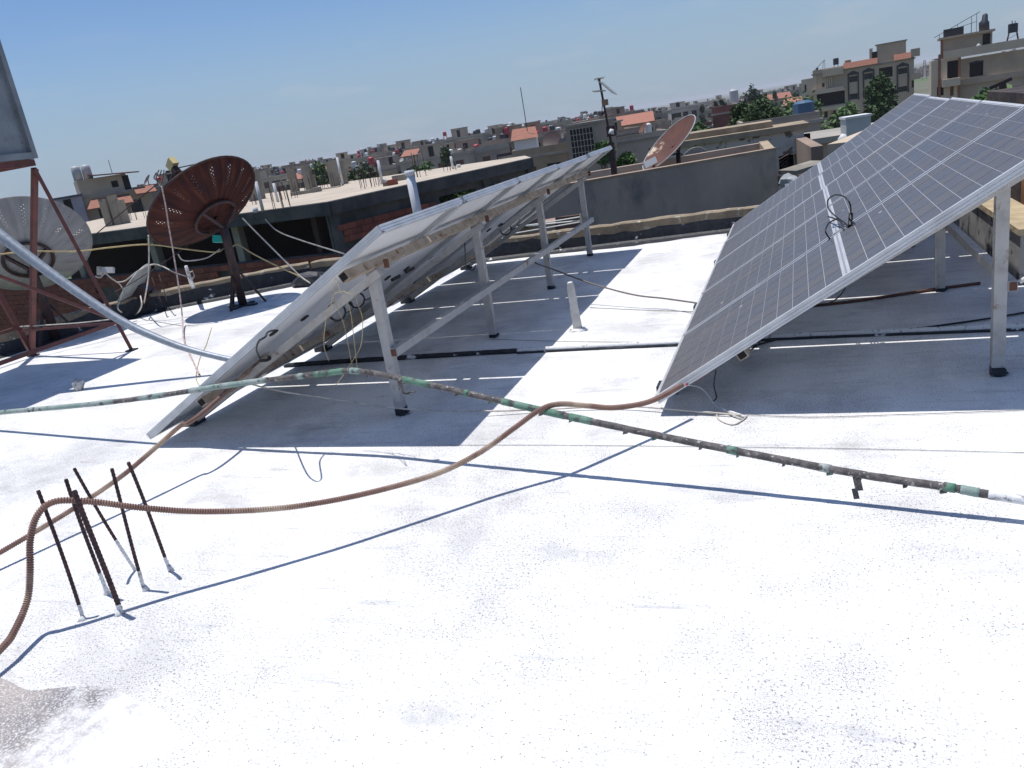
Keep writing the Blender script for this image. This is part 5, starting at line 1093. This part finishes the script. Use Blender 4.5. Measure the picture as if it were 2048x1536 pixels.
for r in rects:
    b = MB(); xm = (r[0]+r[1])/2; pts = [(r[0]-.12, r[3]), (r[0], r[3]+.12), (xm, r[3]+.22), (r[1], r[3]+.12), (r[1]+.12, r[3])]
    b.add([(x, -.05, z) for x, z in pts]+[(x, -.004, z) for x, z in pts], [(4, 3, 2, 1, 0), (0, 1, 6, 5), (1, 2, 7, 6), (2, 3, 8, 7), (3, 4, 9, 8)]); b.build('window_arch', M_TRIM, rt)
# projecting left wing with brown strips
b = MB(); facade_rects(b, -2.9, -.01, 0, zT+.3, [(-1.25, -.02, r_[2], r_[3]) for r_ in rects_l]+[(-2.3, -1.6, zT-3.7, zT-2.7)], .5, o=Vector((0, -.9, 0))); b.box(-2.9, -.398, 0, -2.6, 9, zT+.3); b.build('front_wing', M_APL, rt)
pane(rt, -.63, .2, (rects_l[0][2]+rects_l[0][3])/2, 1.3, rects_l[0][3]-rects_l[0][2]+.1, M_DARK); pane(rt, -1.95, -.6, zT-3.2, .8, 1.1, M_DARK); pane(rt, -.75, -.93, zT-3.3, .35, 1.2, M_SHUT)  # first pane is a dark sheet painting the shade inside the recess
for x in (-2.05, -.0): b = MB(); b.box(x-.14, -.99, 0, x+.14, -.92, zT+.9); b.build('brown_strip', mat('brown_render', (.27, .12, .075), rough=.85), rt)
# bands
for X0, X1, Y0, Y1, dy in ((1355, 2020, 395, 465, -.6), (1480, 2048, 640, 690, -.3), (1345, 1485, 680, 745, -1.5)):
    xm = (X0+X1)/2; z0 = zT+c2(xm, Y1)[1]; z1 = zT+c2(xm, Y0)[1]; b = MB(); b.box(c2(X0, 0)[0], dy, z0, c2(X1, 0)[0]+(1.5 if X1 > 2040 else 0), -.003 if X0 > 1400 else -.92, z1) if X0 > 1400 else b.box(c2(X0, 0)[0], dy-.5, z0, c2(X1, 0)[0], -.93, z1)
    b.build('balcony_band', M_APL if X0 < 1400 else M_AD, rt)
b = MB(); b.box(-2.55, .42, zT+.32, 9.1, 11, zT+.5); b.build('roof', M_ROOFG, rt)
# stair hut with flat slab
x0 = c2(1345, 0)[0]; x1 = c2(1735, 0)[0]; zh = zT+.5
b = MB(); b.box(x0, .6, zh, x1, 5, zh+1.95); b.build('stair_hut', M_AD, rt)
b = MB(); b.box(x0-.35, .2, zh+1.952, x1+.25, 5.4, zh+2.2); b.build('hut_roof', M_AP, rt)
pane(rt, c2(1690, 0)[0], .55, zh+.95, .75, 1.7, M_DARK, name='hut_door'); b = MB(); b.box(x0-.1, .5, zh, x0+.12, .62, zh+1.95); b.build('brown_strip', MATS['brown_render'], rt)
zr = zh+2.2
b = MB(); b.box(c2(1362, 0)[0], 1.2, zr, c2(1515, 0)[0], 3, zr+.85); b.build('box_tank', M_BTANK, rt)
x = c2(1678, 0)[0]; b = MB(); b.smooth = True; b.tube([(x, 2, zr), (x, 2, zr+.9), (x+.05, 2, zr+1.1), (x+.1, 2, zr+1.7), (x+.1, 2, zr+1.85)], [.55, .55, .35, .28, .1], 14, jit=.12); b.build('covered_tank', M_BTANK, rt)
b = MB(); a_ = Vector((c2(1285, 0)[0], 1.0, zr+.15)); c_ = Vector((c2(1640, 0)[0], 1.0, zr+2.1)); b.bar(a_, c_, .06)
a2_ = Vector((c2(1425, 0)[0], 2.5, zr+.75)); c2_ = Vector((c2(1620, 0)[0], 2.5, zr+1.15)); b.bar(a2_, c2_, .05)
for t in (.12, .38, .52, .82, .93): q = a_.lerp(c_, t); b.bar((q.x, 1.0, zr), q, .05)
for t in (.2, .5, .8): q = a2_.lerp(c2_, t); b.bar((q.x, 2.5, zr), q, .04)
b.build('heater_frame', M_DBLK, rt)
x = c2(1897, 0)[0]; z0 = zh+.35; b = MB()
for q in (-.55, .55):
    for w_ in (1.4, 2.4): b.bar((x+q*1.1, w_, z0), (x+q*.7, 1.9+(w_-1.9)*.7, z0+1.1), .06)
b.bar((x-.5, 1.5, z0+.5), (x+.5, 1.5, z0+.9), .04); b.build('tank_stand', M_DBLK, rt)
b = MB(); b.smooth = False; b.tube([(x, 1.9, z0+1.1), (x, 1.9, z0+2.05), (x, 1.9, z0+2.1)], [.5, .5, .3], 14); b.cyl((x-.1, 1.9, z0+2.0), (x-.1, 1.9, z0+2.4), .05, 6); b.cyl((x+.2, 1.9, z0+2.0), (x+.2, 1.9, z0+2.35), .04, 6); b.build('water_tank', M_BTANK, rt)
b = MB(); b.smooth = True; x = c2(1625, 0)[0]; b.tube([(x-.5, -.3, zh+.05), (x, -.3, zh+.5), (x+.2, -.3, zh+.75)], [.1, .3, .28], 10); b.build('satellite_dish', M_DISHS, rt)
rt = thing('lamp_pole', 'dark post with slanting crossbar above the right solar array', 'post', loc=(at(2005, 195, 30).x, at(2005, 195, 30).y, GZ)); O = Vector(rt.location)
b = MB(); b.bar(Vector((0, 0, 0)), at(2005, 165, 30)-O, .16); b.build('pole', M_DBLK, rt)
b = MB(); b.bar(at(1979, 177, 30)-O, at(2024, 157, 30)-O, .10); b.build('crossbar', M_DBLK, rt)

# ---- white box tank on a block stand
q = at(1712, 268, 26.); rt = thing('roof_tank', 'white boxy water tank on a low roof before the conifer', 'water tank', loc=(q.x, q.y, q.z), rz=math.atan2(q.y, q.x)-math.pi/2+.25)
hh = at(1712, 235, 26.).z-q.z; b = MB(); b.box(-.33, -.3, .0, .33, .36, hh); b.build('tank_body', mat('pale_grey_tank', (.45, .47, .46), (.36, .38, .38), 2, rough=.6), rt); b = MB(); b.box(-.36, -.33, hh+.001, .36, .39, hh+.06); b.build('lid', M_WHITE, rt)
house('low tan house under the white boxy tank', None, 1700, 271, 26., 3.0, 3.5, WALLS[0], rot=.2, fl=1, cols=0, parap=.1)
q = at(1686, 285, 22); b = MB(); b.smooth = True; b.tube([(0, 0, -.2), (0, 0, .1), (.02, 0, .2)], [.12, .12, .05], 10); o = b.build('small_tank', M_WHITE, label='small white round tank left of the white boxy tank', cat='tank'); o.location = q

# ================================================================ trees
M_LEAFD = mat('dark_leaves', (.035, .07, .02), (.06, .105, .03), 1.5, rough=.7, objrand=.1)
M_LEAFM = mat('green_leaves', (.06, .125, .03), (.09, .16, .045), 1.2, rough=.7, objrand=.15)
M_LEAFC = mat('cypress_leaves', (.02, .038, .02), (.03, .055, .026), 1.2, rough=.8)
M_TRUNK = mat('bark', (.09, .07, .05), rough=.95)
def tree(name, label, base, top, w, kind='round', leaf=.22, n=1500, m=None, group=None, seed=1):
    R = random.Random(seed); rt = thing(name, label, 'tree', group, loc=(base.x, base.y, base.z)); h = top-base.z
    b = MB(); b.smooth = True; b.tube([(0, 0, 0), (.05, .02, h*.35), (0, 0, h*.7)], [w*.06+.05, w*.04+.04, .03], 7)
    clumps = []
    nc = 34 if n < 5000 else 110
    for k in range(nc):
        t = R.random()
        ch_ = min(h*.8, w*(1.5 if kind == 'cone' else .95 if kind == 'round' else 9))
        if kind == 'cone': z = h-ch_*(1-t)*.97-.03*h; rr = w/2*(1-t)**.75*R.uniform(.35, .95)+.05
        elif kind == 'cypress': z = h*(.08+.9*t); rr = w/2*min(1, (1-t)*2.2+.12)*R.uniform(.2, .75)
        else: z = h-ch_*(.08+.92*(1-t)); rr = w/2*math.sqrt(max(.05, 1-((t-.42)/.62)**2))*R.uniform(.3, .9)
        a = R.uniform(0, 6.283); c = Vector((rr*math.cos(a), rr*math.sin(a), z)); clumps.append((c, w*R.uniform(.10, .19)*(1.0 if nc == 34 else .62)))
        if k % 5 == 0: b.tube([(0, 0, max(.2, z-.35*h)), c], [.05, .02], 5)
    b.build('trunk', M_TRUNK, rt)
    cb_ = MB()
    for i in range(n):
        c, r = clumps[i % len(clumps)]
        d = Vector((R.gauss(0, 1), R.gauss(0, 1), R.gauss(0, 1))).normalized()*r*R.uniform(.45, 1.15)
        if kind in ('cone', 'cypress'): d.z *= 1.5
        q = c+d; s = leaf*R.uniform(.6, 1.3); e = Vector((R.gauss(0, 1), R.gauss(0, 1), R.gauss(0, .6)+(.5 if kind != 'round' else 0))).normalized(); f = e.orthogonal().normalized()
        f = (f*math.cos(i)+e.cross(f)*math.sin(i))
        cb_.add([q-e*s, q+f*s*.45, q+e*s, q-f*s*.45], [(0, 1, 2, 3)])
    tag(cb_.build('crown', m or M_LEAFM, rt)); return rt
def base_of(x, y, D): p = at(x, y, D); return Vector((p.x, p.y, GZ)), p.z
bs, tz = base_of(1760, 152, 72); tree('conifer_tree', 'tall dark conifer before the beige apartment block', bs, tz, 5.6, 'cone', .21, 16000, M_LEAFD, seed=3)
bs, tz = base_of(1505, 198, 46); tree('round_tree', 'dense round dark green tree behind the whitewashed building', bs, tz, 3.9, 'round', .125, 17000, M_LEAFD, seed=4)
for k, (x, y, D, w, kind, lab) in enumerate(((1431, 192, 150, 1.5, 'cypress', 'slim dark cypress on the skyline, left of a pair'), (1444, 190, 150, 2.2, 'cypress', 'broader dark cypress on the skyline, right of a pair'), (1403, 209, 190, 2.0, 'cypress', 'lone thin cypress right of the white apartment block'),
        (1503, 174, 170, 6.0, 'cone', 'dark pointed conifer on the skyline above the round tree, left one'), (1511, 178, 172, 6.5, 'cone', 'dark pointed conifer on the skyline above the round tree, right one'), (1587, 174, 200, 3.5, 'cypress', 'dark pointed tree left of the beige apartment block'), (1549, 184, 230, 3.0, 'cypress', 'tiny dark pointed tree above the stepped orange roofs'))):
    bs, tz = base_of(x, y, D); tree('cypress_tree' if kind == 'cypress' else 'conifer_tree', lab, bs, tz, w, kind, .35, 1200, M_LEAFC, seed=20+k)
for k, (x, y, D, w, lab) in enumerate(((1390, 250, 52, 2.4, 'pale green shrub crown behind the terrace dish'), (1573, 205, 95, 8, 'wide green tree left of the beige apartment block'), (1600, 196, 110, 7, 'green tree touching the beige apartment block corner'), (1990, 180, 38, 2.6, 'light green tree top above the far edge of the right array, left one'), (2018, 186, 38, 1.2, 'light green tree top above the far edge of the right array, right one'),
        (712, 336, 62, 3.4, 'dark green tree standing behind the slab vent pipes'), (840, 332, 75, 3.2, 'green bushy tree behind the slab beside the rebar cluster'), (1205, 288, 40, .8, 'bright green shrub behind the top of the left array'), (1250, 312, 34, .8, 'green shrub beside the mast foot'), (650, 330, 90, 4.2, 'green tree top between the starter columns'), (1690, 215, 100, 5, 'small green tree below the beige apartment block'), (890, 300, 110, 3, 'dark conifer among the far houses'))):
    bs, tz = base_of(x, y, D); tree('leafy_tree', lab, bs, tz, w, 'cone' if 'conifer' in lab else 'round', .16+D*.0016, 1800, M_LEAFD if k in (5, 11) else M_LEAFM, seed=40+k)
# greenery seen through the openings of the unfinished building
for k, (x, y, D, w) in enumerate(((868, 352, 40, 3.2), (905, 352, 42, 3.), (940, 345, 42, 3.), (962, 345, 43, 2.6), (505, 458, 40, 3.), (600, 520, 30, 1.6))):
    bs, tz = base_of(x, y, D); tree('leafy_tree', 'green leaves seen through the openings of the unfinished building', bs, tz, w, 'round', .2, 1800, M_LEAFM, group='trees behind the unfinished building', seed=70+k)

# ================================================================ the town
R9 = random.Random(21)
def town(label, group, specs):
    for s in specs: house(label, group, **s)
def spec(x, y, D, tile=False):
    w = R9.uniform(6, 12) if not tile else R9.uniform(6, 8); ts = []
    for k in range(R9.choice([1, 2, 3, 4, 4])): ts.append((R9.uniform(-w*.4, w*.4), R9.uniform(1, 4), R9.uniform(.4, .6), R9.uniform(.8, 1.2), R9.choice([M_RED, M_BTANK, M_BTANK, M_BTANK, M_WHITE, MATS['grey_tank']]), R9.choice([0., .3, 1.0])))
    return dict(xc=x, ytop=y, D=D, w=w, dep=R9.uniform(7, 10), wm=R9.choice(WALLS), rot=R9.uniform(-.5, .5), fl=3, cols=R9.choice([3, 4, 4, 5]), ww=R9.uniform(.9, 1.3), parap=.2 if tile else R9.choice([.4, .7, .9]),
                pent=None if (tile or R9.random() < .35) else (R9.uniform(-w*.25, w*.25), R9.uniform(2.4, 3.6), R9.uniform(1.6, 2.4)), tile=(-w*.05, w*.4) if tile else None, tanks=ts, winm=M_SHUT, balc=R9.random() < .3, dishes=R9.choice([0, 1, 1, 2]))
def hor(x): return 257-(x-1024)*.1641
CW = {'wall_beige': 'beige', 'wall_grey': 'grey', 'wall_brown': 'brown', 'wall_cream': 'cream'}
ORD = lambda k: '%d%s' % (k, 'th' if 10 < k % 100 < 14 else {1: 'st', 2: 'nd', 3: 'rd'}.get(k % 10, 'th'))
def row(xs, dy, dd, label, group, tile=False, single=True):
    for k, x in enumerate(xs):
        s = spec(x+R9.uniform(-.4, .4)*(xs[1]-xs[0]), hor(x)+R9.uniform(*dy)+(0 if x < 1200 else min(14, (x-1200)*.12)), R9.uniform(*dd), tile)
        lab = '%s %s, %s from the left' % (CW[s['wm'].name], label, ORD(k+1)) if single else label
        house(lab, group, **s)
row(list(range(690, 1330, 34)), (18, 38), (120, 160), 'flat roofed house in the nearest town row', 'nearer town houses')
row(list(range(400, 1420, 13)), (0, 26), (190, 320), 'flat roofed house in the middle town row', 'middle town houses')
row(list(range(100, 1640, 9)), (-5, 14), (340, 620), 'small flat roofed house on the far skyline of the town', 'far town houses', single=False)
row(list(range(560, 1310, 75)), (10, 30), (190, 320), 'town house with orange tiled roof', 'orange roofed town houses', tile=True)
row(list(range(1250, 2060, 12)), (-6, 2), (800, 1300), 'tiny hazy building near the horizon', 'hazy horizon buildings', single=False)
# communication mast on the horizon
q = at(1849, 145, 700); rt = thing('radio_mast', 'thin lattice radio mast on the horizon between the apartment buildings', 'mast', loc=(q.x, q.y, GZ)); b = MB(); hh = at(1849, 120, 700).z-GZ
for s in (-1, 1): b.bar((s*1.6, 0, 0), (s*.4, 0, hh), .35)
for k in range(9): z = hh*k/9; b.bar((-1.6+1.2*k/9, 0, z), (1.5-1.2*k/9, 0, z+hh/9), .2)
b.build('lattice', M_DBLK, rt)
# ================================================================ haze
hz = MB(); hz.box(-9500, -9500, GZ-1, 9500, 9500, 16)
M_HAZE = bpy.data.materials.new('haze'); M_HAZE.use_nodes = True; nt = M_HAZE.node_tree
nt.nodes.remove(nt.nodes['Principled BSDF']); pv = nt.nodes.new('ShaderNodeVolumePrincipled')
pv.inputs['Color'].default_value = (.93, .95, 1, 1); pv.inputs['Density'].default_value = .00024; pv.inputs['Anisotropy'].default_value = .0
nt.links.new(pv.outputs[0], nt.nodes['Material Output'].inputs['Volume'])
hz.build('haze', M_HAZE, kind='stuff', label='pale summer haze over the town')
SC.cycles.volume_bounces = 0
